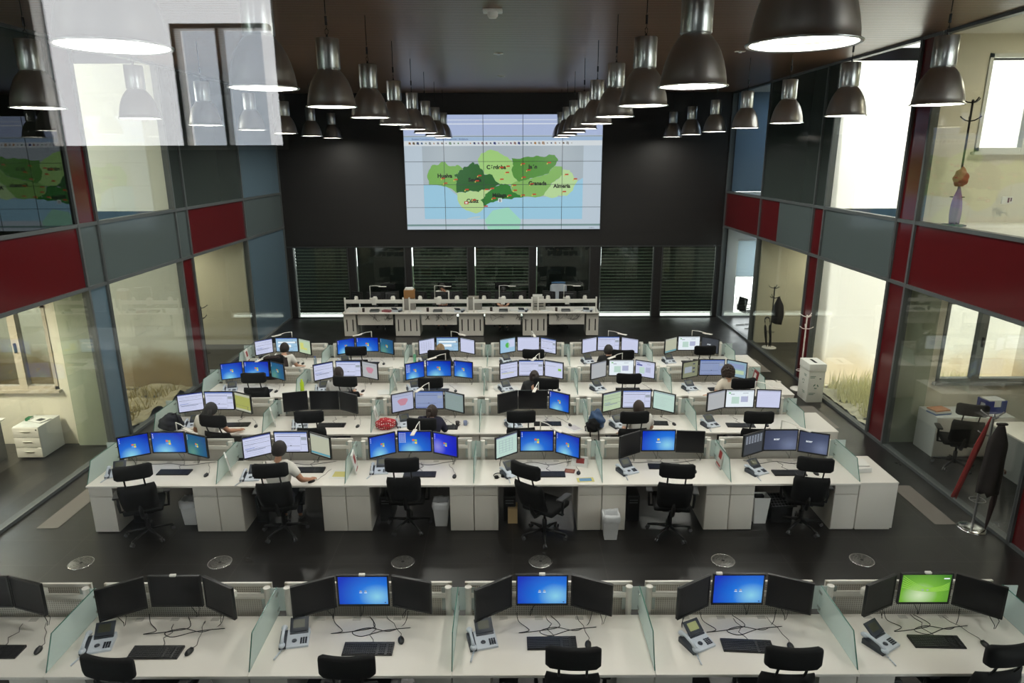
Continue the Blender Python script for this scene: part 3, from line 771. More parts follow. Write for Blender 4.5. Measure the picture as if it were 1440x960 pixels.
def screen_mesh(kind, w_, h_):
    base = {'off': S_OFF, 'win': WIN, 'winicons': WIN, 'winp': WINP, 'wint': WINT, 'login': WINL, 'single': WINL, 'green': GRN, 'acer': ACER, 'acerdark': C_['dark']}.get(kind)
    mats = []; mb = MB()
    if base is None:
        bk = {'lines': 'lav', 'docwin': 'lav', 'bars': 'bluegrey', 'table': 'pgreen', 'beige': 'beige', 'yellow': 'yellow', 'pinkmap': 'pink', 'pinkdoc': 'lav2', 'ggrey': 'green_grey', 'glines': 'lgreen', 'pale': 'pgreen',
              'browser': 'white', 'lav': 'lav', 'greydoc': 'pink', 'dot': 'lav', 'bits': 'lav', 'darkdoc': 'olive', 'bwin': 'bluegrey', 'bgreen': 'bluegrey2', 'blued': 'paleblue', 'map': 'paleblue', 'ymap': 'lgreen', 'wtable': 'lav', 'grid': 'dark', 'yline': 'lav'}[kind]
        base = C_[bk]
    mats.append(base)
    W, H = w_ / 2, h_ / 2
    rect(mb, -W, W, -H, H, 0)
    used = {}
    def R(u0, u1, v0, v1, c, lay=1):
        if c not in used: used[c] = len(mats); mats.append(C_[c])
        mb.m(used[c]); rect(mb, -W + u0 * w_, -W + u1 * w_, -H + v0 * h_, -H + v1 * h_, -.0006 * lay)
    def logo(cx, cy, s):
        hh = s * w_ / h_
        for du, dv, c in ((-1, .1, 'lred'), (.05, .1, 'lgrn'), (-1, -1, 'lblu'), (.05, -1, 'lyel')):
            R(cx + du * s, cx + (du + .92) * s, cy + dv * hh + (.12 * hh if du < 0 else 0), cy + (dv + .88) * hh + (.12 * hh if du < 0 else 0), c)
    r = random.Random(kind)
    if kind in ('win', 'winp', 'wint', 'winicons'):
        logo(.5, .5, .075)
        n = 4 if kind == 'winicons' else 1
        for i in range(n):
            for j in range(6 if n > 1 else 3): R(.03 + i * .055, .055 + i * .055, .90 - j * .09, .94 - j * .09, 'wht')
    if kind == 'login':
        R(.43, .47, .45, .50, 'grey'); R(.53, .57, .45, .50, 'grey'); R(.93, .96, .04, .07, 'ink'); R(.42, .48, .41, .43, 'wht'); R(.52, .58, .41, .43, 'wht')
    if kind == 'single':
        R(.46, .54, .5, .62, 'grey'); R(.47, .53, .52, .60, 'lyel', 2); R(.43, .57, .40, .43, 'wht')
    if kind == 'green':
        for i in range(6):
            u = .05 + i * .14; mb.m(used.setdefault('lgrn', len(mats)));
            if len(mats) == used['lgrn']: mats.append(C_['lgrn'])
            for q in range(9):
                def arc(f, off): return (-W + w_ * (.02 + .96 * f), H * (.9 - i * .16 - 1.1 * math.sin(PI * f * .8) * (1 - .12 * i) * .8 + off))
                f0, f1 = q / 9.0, (q + 1) / 9.0
                pts = [arc(f0, 0), arc(f1, 0), arc(f1, .05), arc(f0, .05)]
                if all(abs(p[1]) < H * .98 for p in pts): flat(mb, pts, -.0004 - .00001 * i)
        R(.43, .47, .42, .47, 'grey'); R(.53, .57, .42, .47, 'grey'); R(.85, .97, .84, .88, 'wht')
    if kind in ('lines', 'glines', 'wtable', 'yline', 'table'):
        R(0, 1, .95, 1, 'navy' if kind == 'lines' else 'line')
        if kind in ('wtable', 'table'):
            for i in range(5): R(.14 + i * .16, .15 + i * .16, .2, .82, 'line')
            for j in range(6): R(.14, .79, .2 + j * .12, .21 + j * .12, 'line')
        else:
            for v in (.82, .62, .36): R(.03, .97, v, v + .012, 'ink')
            for j in range(9): R(.05, r.uniform(.3, .9), .1 + j * .09, .108 + j * .09, 'line')
            R(.05, .4, .42, .44, 'blue'); R(.1, .8, .30, .33, 'yl' if kind == 'yline' else 'line')
    if kind in ('docwin', 'bars', 'bwin', 'blued'):
        R(0, 1, .95, 1, 'blue'); R(.02, .98, .9, .92, 'line'); R(.05, .80, .78, .80, 'ink'); R(.05, .76, .28, .295, 'ink')
        R(.79, .795, .06, .88, 'line'); R(.81, .98, .60, .76, 'grey'); R(.81, .98, .36, .38, 'line'); R(.46, .50, .29, .33, 'ink'); R(.02, .76, .04, .07, 'navy' if kind == 'bars' else 'line')
        for j in range(5): R(.08, r.uniform(.4, .7), .4 + j * .07, .408 + j * .07, 'grey')
        if kind == 'blued': R(.1, .9, .62, .74, 'wht', 2); R(.1, .7, .3, .5, 'wht', 2)
    if kind in ('browser', 'bits'):
        R(0, 1, .93, .96, 'grey'); R(.08, .16, .82, .88, 'gr' if kind == 'browser' else 'blue'); R(.16, .30, .76, .79, 'ink'); R(.6, .8, .82, .85, 'grey')
        R(.2, .48, .2, .62, 'pgreen'); R(.54, .8, .3, .64, 'lav2'); R(.78, .785, .3, .7, 'pk')
        if kind == 'bits': R(.05, .35, .7, .78, 'navy', 2); R(.05, .22, .84, .88, 'navy', 2)
    if kind in ('pinkmap', 'pinkdoc'):
        c = 'pk'; used.setdefault(c, len(mats))
        if used[c] == len(mats): mats.append(C_[c])
        mb.m(used[c])
        flat(mb, [(W * math.cos(a) * (.45 + .12 * math.sin(3 * a)), H * math.sin(a) * (.5 + .1 * math.cos(2 * a))) for a in [k * 2 * PI / 14 for k in range(14)]], -.0006)
        R(0, 1, .93, .96, 'grey'); R(.05, .9, .84, .86, 'line')
    if kind == 'map':
        c = 'gr'; used[c] = len(mats); mats.append(C_[c]); mb.m(used[c])
        flat(mb, [(W * (.0 + .32 * math.cos(a)), H * (.05 + .4 * math.sin(a))) for a in [k * 2 * PI / 9 for k in range(9)]], -.0006)
        R(.55, .97, .35, .9, 'lav'); R(0, 1, .94, .97, 'grey')
    if kind == 'ymap': R(.1, .7, .25, .75, 'yl'); R(.4, .9, .4, .8, 'pale' if False else 'lgreen', 2); R(0, 1, .93, .97, 'grey')
    if kind == 'dot': R(.74, .92, .45, .6, 'lgrn'); R(0, 1, .95, 1, 'line'); R(.06, .6, .7, .72, 'grey')
    if kind == 'yellow': R(0, 1, .86, 1, 'beige'); R(.04, .9, .30, .31, 'ink'); R(0, 1, 0, .12, 'beige'); R(.8, .82, .05, .3, 'ink')
    if kind == 'beige': R(0, 1, .02, .12, 'tl'); R(0, 1, .94, .97, 'grey')
    if kind in ('ggrey', 'pale', 'lav', 'greydoc'):
        R(0, 1, .94, .97, 'line')
        for j in range(6): R(.08, r.uniform(.5, .92), .2 + j * .1, .207 + j * .1, 'grey' if kind != 'lav' else 'lav2')
    if kind == 'darkdoc': R(.1, .6, .3, .7, 'grey'); R(.65, .8, .5, .6, 'ink'); R(.65, .8, .25, .35, 'ink'); R(.65, .8, .8, .88, 'ink')
    if kind == 'bgreen': R(.3, .9, .2, .45, 'lgreen'); R(.1, .9, .55, .85, 'bluegrey')
    if kind == 'grid':
        for i in range(6):
            for j in range(5): R(.08 + i * .15, .17 + i * .15, .55 + j * .08, .6 + j * .08, 'grey')
    me = mb.mesh('display_' + kind, mats)
    uvl = me.uv_layers.new(name='UVMap')
    for l in me.loops:
        co = me.vertices[l.vertex_index].co
        uvl.data[l.index].uv = ((co.x + W) / w_, (co.z + H) / h_ * .8 + .1)
    # the quads were made facing the viewer (towards -y)
    bm = bmesh.new(); bm.from_mesh(me)
    bm.faces.ensure_lookup_table()
    rev = [f for f in bm.faces if f.normal.y > 0]
    if rev: bmesh.ops.reverse_faces(bm, faces=rev)
    bm.to_mesh(me); bm.free()
    return me
_scr = {}
def housing_mesh(w_, h_):
    mb = MB()
    W, H = w_ / 2, h_ / 2
    mb.box(-W, W, .004, .03, -H, H, .004)
    mb.box(-W * .72, W * .72, .026, .052, -H * .7, H * .7, .01)
    # raised bezel around the display
    t = .014
    mb.box(-W, W, -.002, .006, H - t, H).box(-W, W, -.002, .006, -H, -H + t + .006).box(-W, -W + t, -.002, .006, -H, H).box(W - t, W, -.002, .006, -H, H)
    return mb.mesh('housing', [bezel])
HM = {'wide': housing_mesh(.508, .342), 'sq': housing_mesh(.415, .345)}
DIM = {'wide': (.478, .306), 'sq': (.385, .309)}
def arm_mesh(dx, dy):
    """clamp plate behind the screen, bent arm to the rail"""
    mb = MB(); mb.box(-.05, .05, .052, .062, -.05, .05, .004)
    mb.cyl((0, .06, 0), (0, .085, 0), .018)
    mb.tube([(0, .08, 0), (dx * .5, (.08 + dy) / 2, -.03), (dx, dy, -.06)], .014, 8)
    mb.box(dx - .03, dx + .03, dy - .03, dy + .02, -.11, -.04, .004)
    return mb.mesh('mount_arm', [white_metal])
AM = {'wide': arm_mesh(0, .115), 'L': arm_mesh(.03, .19), 'Rr': arm_mesh(-.03, .19)}
def wire_mesh(seed, w_):
    r = random.Random(seed); mb = MB()
    x = r.uniform(-.1, .1); x2 = x + r.uniform(-.08, .08)
    mb.tube([(x, .03, -.14), (x + (x2 - x) * .3, .04, -.2), (x2, .03, -.27), (x2, .02, -.305)], .0035, 5)
    mb.tube([(x + .05, .03, -.14), (x2 + .03, .045, -.22), (x2 + .01, .03, -.303)], .003, 5)
    return mb.mesh('cable', [black_pl])
WM = [wire_mesh(k, .4) for k in range(5)]
cam_body = MB().box(-.03, .03, -.015, .015, 0, .022, .006).cyl((0, -.016, .011), (0, -.02, .011), .007).mesh('webcam', [white_metal])
MON = {'0': [[None, [-5.179, 5.75, 0.0], [-4.707, 5.676, -18]], [[-3.768, 5.633, 31], [-3.306, 5.75, 0.0], [-2.838, 5.639, -29]], [[-1.922, 5.652, 25], [-1.468, 5.75, 0.0], [-0.986, 5.679, -17]], [[-0.181, 5.624, 34], [0.285, 5.75, 0.0], [0.757, 5.656, -24]], [[1.746, 5.633, 31], [2.207, 5.75, 0.0], [2.671, 5.659, -23]], [[3.548, 5.649, 26], [4.038, 5.75, 0.0], [4.478, 5.621, -35]]], '1': [[[-5.581, 9.224, 29], [-5.127, 9.335, 0.0], [-4.665, 9.241, -24]], [[-3.758, 9.212, 33], [-3.296, 9.335, 0.0], [-2.835, 9.218, -31]], [[-1.913, 9.218, 31], [-1.457, 9.335, 0.0], [-0.993, 9.237, -25]], [[-0.082, 9.194, 39], [0.364, 9.335, 0.0], [0.81, 9.206, -35]], [[1.738, 9.209, 34], [2.177, 9.335, 0.0], [2.646, 9.307, -5]], [[3.558, 9.224, 29], [3.998, 9.335, 0.0], [4.447, 9.241, -24]]], '2': [[[-5.576, 11.047, 25], [-5.121, 11.145, 0.0], [-4.669, 11.031, -30]], [[-3.766, 11.071, 18], [-3.286, 11.145, 0.0], [-2.842, 11.025, -32]], [[-1.894, 11.025, 32], [-1.451, 11.145, 0.0], [-1.008, 11.025, -32]], [[-0.07, 11.016, 35], [0.36, 11.145, 0.0], [0.81, 11.013, -36]], [[1.731, 11.028, 31], [2.178, 11.145, 0.0], [2.619, 11.007, -38]], [[3.538, 11.038, 28], [3.98, 11.145, 0.0], [4.469, 11.113, -6]]], '3': [[[-5.586, 12.859, 23], [-5.126, 12.95, 0.0], [-4.667, 12.824, -34]], [[-3.743, 12.812, 38], [-3.282, 12.95, 0.0], [-2.831, 12.833, -31]], [[-1.931, 12.83, 32], [-1.471, 12.95, 0.0], [-0.977, 12.866, -21]], [[-0.062, 12.836, 30], [0.38, 12.95, 0.0], [0.828, 12.839, -29]], [[1.723, 12.821, 35], [2.19, 12.95, 0.0], [2.641, 12.833, -31]], [[3.55, 12.839, 29], [4.009, 12.95, 0.0], [4.451, 12.812, -38]]], '4': [[[-5.56, 14.611, 42], [-5.098, 14.76, 0.0], [-4.656, 14.631, -35]], [[-3.728, 14.634, 34], [-3.276, 14.76, 0.0], [-2.818, 14.637, -33]], [[-1.909, 14.622, 38], [-1.463, 14.76, 0.0], [-1.003, 14.634, -34]], [[-0.096, 14.64, 32], [0.37, 14.76, 0.0], [0.813, 14.631, -35]], [[1.742, 14.643, 31], [2.185, 14.76, 0.0], [2.644, 14.64, -32]], [[3.568, 14.622, 38], [4.005, 14.76, 0.0], [4.437, 14.617, -40]]]}
ROWN = ['front row', 'second row', 'third row', 'fourth row', 'fifth row']
SEAT = ['leftmost', 'second', 'third', 'fourth', 'fifth', 'rightmost']
DESC = {'off': 'plain black screen', 'win': 'blue desktop with four-pane logo', 'winicons': 'blue desktop full of icons', 'winp': 'violet-blue desktop with four-pane logo', 'wint': 'dim teal desktop picture',
 'login': 'bright blue login picture', 'single': 'blue login picture with one icon', 'green': 'green swirl desktop', 'acer': 'slate grey desktop with logo', 'acerdark': 'dark grey desktop with logo',
 'lines': 'pale list with dark lines', 'docwin': 'lilac window with side panel', 'bars': 'blue-grey window with dark bars', 'table': 'pale green table', 'beige': 'beige page', 'yellow': 'yellow-green page',
 'pinkmap': 'grey map with pink patch', 'pinkdoc': 'grey-lilac map page', 'ggrey': 'grey-green page', 'glines': 'pale green lined page', 'pale': 'pale green page', 'browser': 'white browser page', 'lav': 'plain lilac page',
 'greydoc': 'pale grey page', 'dot': 'lilac page with green spot', 'bits': 'lilac page with dark blue blocks', 'darkdoc': 'dim olive page', 'bwin': 'dim blue-grey window', 'bgreen': 'blue-green page', 'blued': 'light blue form',
 'map': 'green and blue map', 'ymap': 'pale yellow-green map', 'wtable': 'white ruled table', 'grid': 'dark screen with grid of icons', 'yline': 'lilac page with yellow line'}
SHOW = [
 [('off', 'off', 'off')] * 2 + [('off', 'login', 'off')] * 3 + [('off', 'green', 'off')],
 [('win', 'win', 'wint'), ('lines', 'docwin', 'beige'), ('win', 'winicons', 'winp'), ('table', 'win', 'win'), ('off', 'single', 'off'), ('grid', 'acer', 'acer')],
 [('lines', 'docwin', 'yellow'), ('off', 'off', 'off'), ('pinkdoc', 'bars', 'ggrey'), ('off', 'off', 'win'), ('glines', 'docwin', 'pale'), ('greydoc', 'browser', 'lav')],
 [('win', 'win', 'wint'), ('lines', 'docwin', 'pinkmap'), ('winicons', 'win', 'win'), ('yline', 'docwin', 'dot'), ('greydoc', 'browser', 'bits'), ('darkdoc', 'bwin', 'bgreen')],
 [('lines', 'blued', 'ymap'), ('win', 'win', 'wint'), ('wtable', 'blued', 'lav'), ('map', 'lav', 'docwin'), ('lav', 'docwin', 'lav'), ('beige', 'browser', 'acerdark')],
]
def monitor(kind, shape, x, y, z, deg, label, k, arm, extra=None):
    t = thing('monitor', label, 'monitor', (x, y, z), math.radians(deg), 'monitors on the desks')
    part(t, 'housing', HM[shape]); 
    if (kind, shape) not in _scr: _scr[(kind, shape)] = screen_mesh(kind, *DIM[shape])
    part(t, 'display', _scr[(kind, shape)], (0, .0025, .002))
    part(t, 'mount_arm', AM[arm])
    if k is not None: part(t, 'cable', WM[k % 5])
    if kind in ('acer', 'acerdark'):
        part(t, 'desktop_logo', text_mesh('acer', .05, C_['wht'], 0, .001), (-.06 if kind == 'acer' else -.02, -.0005, .02), (PI / 2, 0, 0))
    return t
for r in range(5):
    for s in range(6):
        trip = MON[str(r)][s]
        for q, e in enumerate(trip):
            if e is None: continue
            kind = SHOW[r][s][q]
            pos = ['left-hand', 'middle', 'right-hand'][q]
            lab = '%s monitor with %s, %s desk of %s' % (pos, DESC[kind], SEAT[s], ROWN[r])
            o = monitor(kind, 'wide' if q == 1 else 'sq', e[0], e[1], 1.052 + .004 * ((r * 7 + s * 3 + q) % 3 - 1), e[2], lab, r + s + q, ['L', 'wide', 'Rr'][q])
            if r == 0 and q == 1:
                part(o, 'webcam', cam_body, (-.0 if s != 4 else -.2, .0, .171))

# ------------------------------------------------------------------ workstations
def perf_material():
    m, nt, out = new_nodes('perforated_white_sheet')
    N = nt.nodes.new; L = nt.links.new
    b = N('ShaderNodeBsdfPrincipled'); b.inputs['Roughness'].default_value = .5
    tc = N('ShaderNodeTexCoord'); vo = N('ShaderNodeTexVoronoi')
    vo.inputs['Scale'].default_value = 45; vo.inputs['Randomness'].default_value = 0
    L(tc.outputs['Object'], vo.inputs['Vector'])
    lt = N('ShaderNodeMath'); lt.operation = 'LESS_THAN'; lt.inputs[1].default_value = .28
    L(vo.outputs['Distance'], lt.inputs[0])
    mx = N('ShaderNodeMixRGB'); mx.inputs[1].default_value = lin((212, 206, 194)); mx.inputs[2].default_value = lin((120, 115, 106))
    L(lt.outputs[0], mx.inputs[0]); L(mx.outputs[0], b.inputs['Base Color']); L(b.outputs[0], out.inputs[0])
    return m
perf_m = perf_material()
def make_desk():
    t = thing('desk', '', 'desk')       # origin: floor below the middle of the front edge
    MB().box(-.899, .899, 0, .81, .712, .742, .003).build('tabletop', white, t)
    f = MB(); z0, z1 = .50, 1.055
    f.box(-.835, .835, .90, .925, z1 - .03, z1).box(-.835, .835, .90, .925, z0, z0 + .03)
    f.box(-.835, -.81, .90, .925, z0, z1).box(.81, .835, .90, .925, z0, z1).box(-.81, .81, .895, .92, .925, .945)
    f.build('screen_frame', white_metal, t)
    MB().box(-.81, .81, .91, .916, z0 + .03, z1 - .03).build('perforated_panel', perf_m, t)
    r_ = MB().box(-.80, .80, .865, .89, .90, .96, .004).box(-.80, .80, .862, .868, .925, .932)
    r_.build('tool_rail', white_metal, t)
    for sx in (-.8, .8):
        MB().cyl((sx, .865, .60), (sx, .865, 1.02), .03, n=16).cyl((sx, .865, 1.02), (sx, .865, 1.032), .034, n=16).build('post', white_metal, t)
    MB().box(-.55, .55, .80, .815, .42, .70).build('back_panel', ped_white, t)
    g_ = MB()
    for x in (-.45, -.1, .3): g_.box(x - .04, x + .04, .74, .79, .741, .744)
    g_.build('cable_ports', mat('cable_port_grey', (188, 184, 176), .5), t)
    return t
dk_ = make_desk()
def make_ped():
    t = thing('pedestal_cabinet', '', 'cabinet')     # origin: floor, front left corner
    W_ = .335
    MB().box(0, W_, .02, .76, .0, .70, .003).build('body', ped_white, t)
    d = MB().box(.002, W_ - .002, 0, .018, .56, .695, .003); d.build('drawer_front', ped_white, t)
    d = MB().box(.002, W_ - .002, 0, .018, .012, .553, .003); d.build('door', ped_white, t)
    return t
pd = make_ped()
def make_divider():
    t = thing('glass_divider', '', 'divider')
    g = MB().prism([(.05, .745), (.20, 1.035), (.86, 1.035), (.86, .745)], 'x', -.004, .004)
    g.build('side_glass', frost_m, t)
    MB().box(-.165, .165, .868, .876, .76, 1.02).build('rear_glass', frost_m, t)
    e = MB().prism([(.044, .745), (.194, 1.037), (.20, 1.037), (.05, .745)], 'x', -.0045, .0045).box(-.0045, .0045, .195, .86, 1.035, 1.0385)
    e.build('polished_edge', edge_m, t)
    c_ = MB()
    for z in (.80, .97): c_.box(-.012, .012, .80, .866, z - .012, z + .012, .003)
    c_.build('clips', chrome, t)
    return t
dv = make_divider()
for r in range(5):
    for s in range(6):
        xs = SX + 1.8 * s
        nm = '%s desk of the %s' % (SEAT[s], ROWN[r])
        place(dk_, (xs + .9, FR[r], 0), 0, 'white desk with perforated screen, the %s' % nm, 'white workstation desks')
        for side, xx in (('left', xs + .004), ('right', xs + 1.8 - .339)):
            place(pd, (xx, FR[r] + .035, 0), 0, 'white cabinet under the %s end of the %s' % (side, nm), 'white cabinets under the desks')
    for s in range(7):
        if s == 0: lab = 'frosted glass divider at the left end of the %s' % ROWN[r]
        elif s == 6: lab = 'frosted glass divider at the right end of the %s' % ROWN[r]
        else: lab = 'frosted glass divider between %s and %s desks of the %s' % (SEAT[s - 1], SEAT[s], ROWN[r])
        place(dv, (SX + 1.8 * s, FR[r], 0), 0, lab, 'frosted glass dividers')
for r in range(1, 5):
    t = thing('end_cabinet', 'white low cabinet closing the right end of the %s' % ROWN[r], 'cabinet', (4.862, FR[r] + .03, 0), 0, 'white end cabinets')
    MB().box(0, .53, 0, .86, .03, .722, .003).build('body', ped_white, t)
    MB().box(0, .535, -.005, .865, .722, .742, .003).build('top', white, t)
    MB().box(.02, .51, .02, .84, 0, .03).build('plinth', ped_white, t)

# ------------------------------------------------------------------ office chairs
def make_chair():
    t = thing('office_chair', '', 'chair')       # origin: floor under the column, sitter looks towards +y
    s_ = MB().box(-.25, .25, -.20, .27, .44, .52, .035); s_.build('seat', black_fab, t)
    MB().box(-.12, .12, -.12, .12, .395, .44, .01).tube([(.12, .05, .41), (.2, .05, .41), (.29, .05, .415)], .008).build('tilt_mechanism', black_pl, t)
    bk = MB()
    # curved back: rounded slabs following an arc, widest at the shoulders
    n = 7; vs = []; fs = []
    for k in range(n + 1):
        f = k / n; z = .53 + .455 * f; y = -.24 - .18 * f - .03 * math.sin(f * PI)
        hw = .205 + .03 * f ** .5 - (.018 if k in (0, n) else 0)
        for i in range(9):
            u = -1 + i / 4.0
            vs.append((u * hw, y + .05 * (u * u) * .6 - .0, z))
        for i in range(9):
            u = 1 - i / 4.0; ed = .018 if (abs(u) > .9 or k in (0, n)) else .06
            vs.append((u * hw, y + .05 * (u * u) * .6 - ed, z))
    for k in range(n):
        for i in range(18):
            j = (i + 1) % 18
            fs.append((k * 18 + i, k * 18 + j, (k + 1) * 18 + j, (k + 1) * 18 + i))
    fs.append(tuple(range(18))[::-1]); fs.append(tuple(range(n * 18, n * 18 + 18)))
    bk.add(vs, fs, True); bk.build('backrest', black_fab, t)
    MB().tube([(0, -.06, .40), (0, -.24, .42), (0, -.31, .52), (0, -.36, .68)], [.03, .03, .028, .022], 8).build('back_bracket', black_pl, t)
    hd = MB(); vs = []; fs = []
    N = 12
    for i in range(N + 1):
        u = -1 + 2 * i / N
        x = u * .228; yb = -.50 + .035 * u * u; e = min(1, (1 - abs(u)) * 6 + .35); hh = .098 * (e ** .25) + .004 * abs(u); th = .035 * (e ** .5)
        zc = 1.20
        for a in range(10):
            an = 2 * PI * a / 10
            cx_ = math.copysign(abs(math.cos(an)) ** .5, math.cos(an)); cz_ = math.copysign(abs(math.sin(an)) ** .5, math.sin(an))
            vs.append((x, yb + th * cx_, zc + hh * cz_))
    for i in range(N):
        for a in range(10):
            b2 = (a + 1) % 10; fs.append((i * 10 + a, i * 10 + b2, (i + 1) * 10 + b2, (i + 1) * 10 + a))
    fs.append(tuple(range(10))[::-1]); fs.append(tuple(range(N * 10, N * 10 + 10)))
    hd.add(vs, fs, True); hd.build('headrest', black_fab, t)
    for sx in (-.115, .115):
        MB().tube([(sx, -.40, .92), (sx, -.46, 1.03), (sx, -.495, 1.13)], .011, 8).build('headrest_post', black_pl, t)
    for sx in (-1, 1):
        a = MB().tube([(sx * .22, 0, .43), (sx * .30, -.02, .44), (sx * .31, -.03, .56), (sx * .31, -.02, .68)], [.018, .018, .02, .022], 8).build('armrest', black_pl, t)
        MB().box(sx * .31 - .045, sx * .31 + .045, -.13, .13, .68, .71, .014).build('arm_pad', mat('armrest_rubber', (34, 34, 35), .6), a)
    MB().cyl((0, 0, .10), (0, 0, .28), .032).cyl((0, 0, .28), (0, 0, .40), .018).build('column', black_pl, t)
    b2 = MB().cyl((0, 0, .08), (0, 0, .15), .05, .038)
    for k in range(5):
        a = 2 * PI * k / 5 + .3
        b2.tube([(.03 * math.cos(a), .03 * math.sin(a), .12), (.17 * math.cos(a), .17 * math.sin(a), .105), (.31 * math.cos(a), .31 * math.sin(a), .075)], [.026, .02, .014], 6)
    b2.build('star_base', black_pl, t)
    for k in range(5):
        a = 2 * PI * k / 5 + .3; c, s = math.cos(a), math.sin(a)
        w_ = MB()
        x, y = .31 * c, .31 * s
        for d in (-.016, .016):
            w_.cyl((x - s * d - s * .009, y + c * d + c * .009, .028), (x - s * d + s * .009, y + c * d - c * .009, .028), .028, n=12)
        w_.m(1).cyl((x, y, .03), (x, y, .078), .009, n=8)
        w_.build('castor', [mat('castor_grey', (70, 70, 72), .25), chrome], t)
    return t
chp = make_chair()
HR = {'0,1': [-3.27, 4.54], '0,2': [-1.34, 4.54], '0,3': [0.49, 4.63], '0,4': [2.29, 4.62], '0,5': [4.09, 4.65], '1,0': [-4.94, 8.04], '1,1': [-3.17, 8.08], '1,2': [-1.47, 8.23], '1,3': [0.15, 8.05], '1,4': [2.14, 8.02], '1,5': [4.01, 8.19], '2,0': [-4.67, 9.81], '2,1': [-3.21, 9.97], '2,2': [-1.39, 9.64], '2,3': [0.14, 9.94], '2,4': [1.92, 9.89], '2,5': [3.86, 9.87], '3,0': [-4.81, 11.94], '3,1': [-3.06, 11.71], '3,2': [-1.48, 11.61], '3,3': [0.61, 11.55], '3,4': [2.15, 11.81], '3,5': [4.17, 11.51], '4,0': [-4.85, 13.07], '4,1': [-3.3, 13.72], '4,2': [-1.52, 13.43], '4,3': [0.44, 13.45], '4,4': [2.29, 13.38], '4,5': [4.07, 13.67]}
ROT = {'1,0': 22, '1,1': 8, '1,2': 3, '1,3': -36, '1,4': -8, '1,5': -13, '0,1': -8, '0,2': 0, '0,3': -3, '0,4': -3, '0,5': 8, '2,0': -12, '3,1': -8, '3,3': -10, '3,5': 8, '4,0': 14, '4,4': -6}
WHO = {'1,1': 'of the man in white', '2,0': 'behind the long-haired person', '2,2': 'behind the person in dark blue', '2,4': 'hiding a person', '3,1': 'behind the woman in striped white', '3,3': 'behind the dark-haired woman', '3,5': 'beside the curly-haired person',
       '4,0': 'with a brown jacket on it', '4,2': 'behind the blond person', '4,4': 'behind the person in a headset'}
for key, (hx, hy) in HR.items():
    r, s = map(int, key.split(','))
    a = math.radians(ROT.get(key, [3, -3, 1][(r + s) % 3]))
    # the headrest sits .50 behind the column
    bx_, by_ = hx - .50 * math.sin(a), hy + .50 * math.cos(a)
    place(chp, (bx_, by_, .001), a, 'black office chair with headrest%s, %s desk of %s' % ((' ' + WHO[key]) if key in WHO else '', SEAT[s], ROWN[r]), 'black office chairs')

# ------------------------------------------------------------------ keyboards, mice, phones
key_m = mat('key_caps', (38, 38, 40), .5)
def make_keyboard():
    t = thing('keyboard', '', 'keyboard')
    MB().prism([(-.08, 0), (-.08, .012), (.07, .024), (.08, .022), (.08, 0)], 'x', -.232, .232).build('case', bezel, t)
    k = MB()
    for j in range(6):
        y = -.062 + j * .0215; z = .0125 + (y + .08) * .08
        for i in range(22):
            if j == 0 and 4 <= i <= 9: continue
            if i in (15, 19): continue
            x = -.218 + i * .0205
            k.box(x - .0085, x + .0085, y - .0085, y + .0085, z, z + .006)
        if j == 0: k.box(-.145, -.025, y - .0085, y + .0085, z, z + .006)
    k.build('keys', key_m, t)
    MB().tube([(.03, .08, .012), (.02, .13, .004), (-.03, .2, .004), (.02, .28, .004), (-.02, .34, .004), (-.03, .40, .004)], .003, 5).build('cable', black_pl, t)
    return t
kbp = make_keyboard()
def make_mouse():
    t = thing('computer_mouse', '', 'mouse')
    MB().ell((0, 0, .010), (.031, .056, .024)).build('shell', bezel, t)
    MB().cyl((-.004, .028, .030), (.004, .028, .030), .008).build('wheel', mat('mouse_wheel', (90, 90, 92), .5), t)
    MB().tube([(0, .05, .01), (.01, .1, .003), (-.03, .18, .003), (-.05, .27, .003), (-.10, .34, .003), (-.12, .42, .003)], .0025, 5).build('cable', black_pl, t)
    return t
msp = make_mouse()
phone_m = mat('pale_grey_phone', (198, 206, 216), .4)
pdark = mat('phone_dark_fascia', (52, 58, 68), .4)
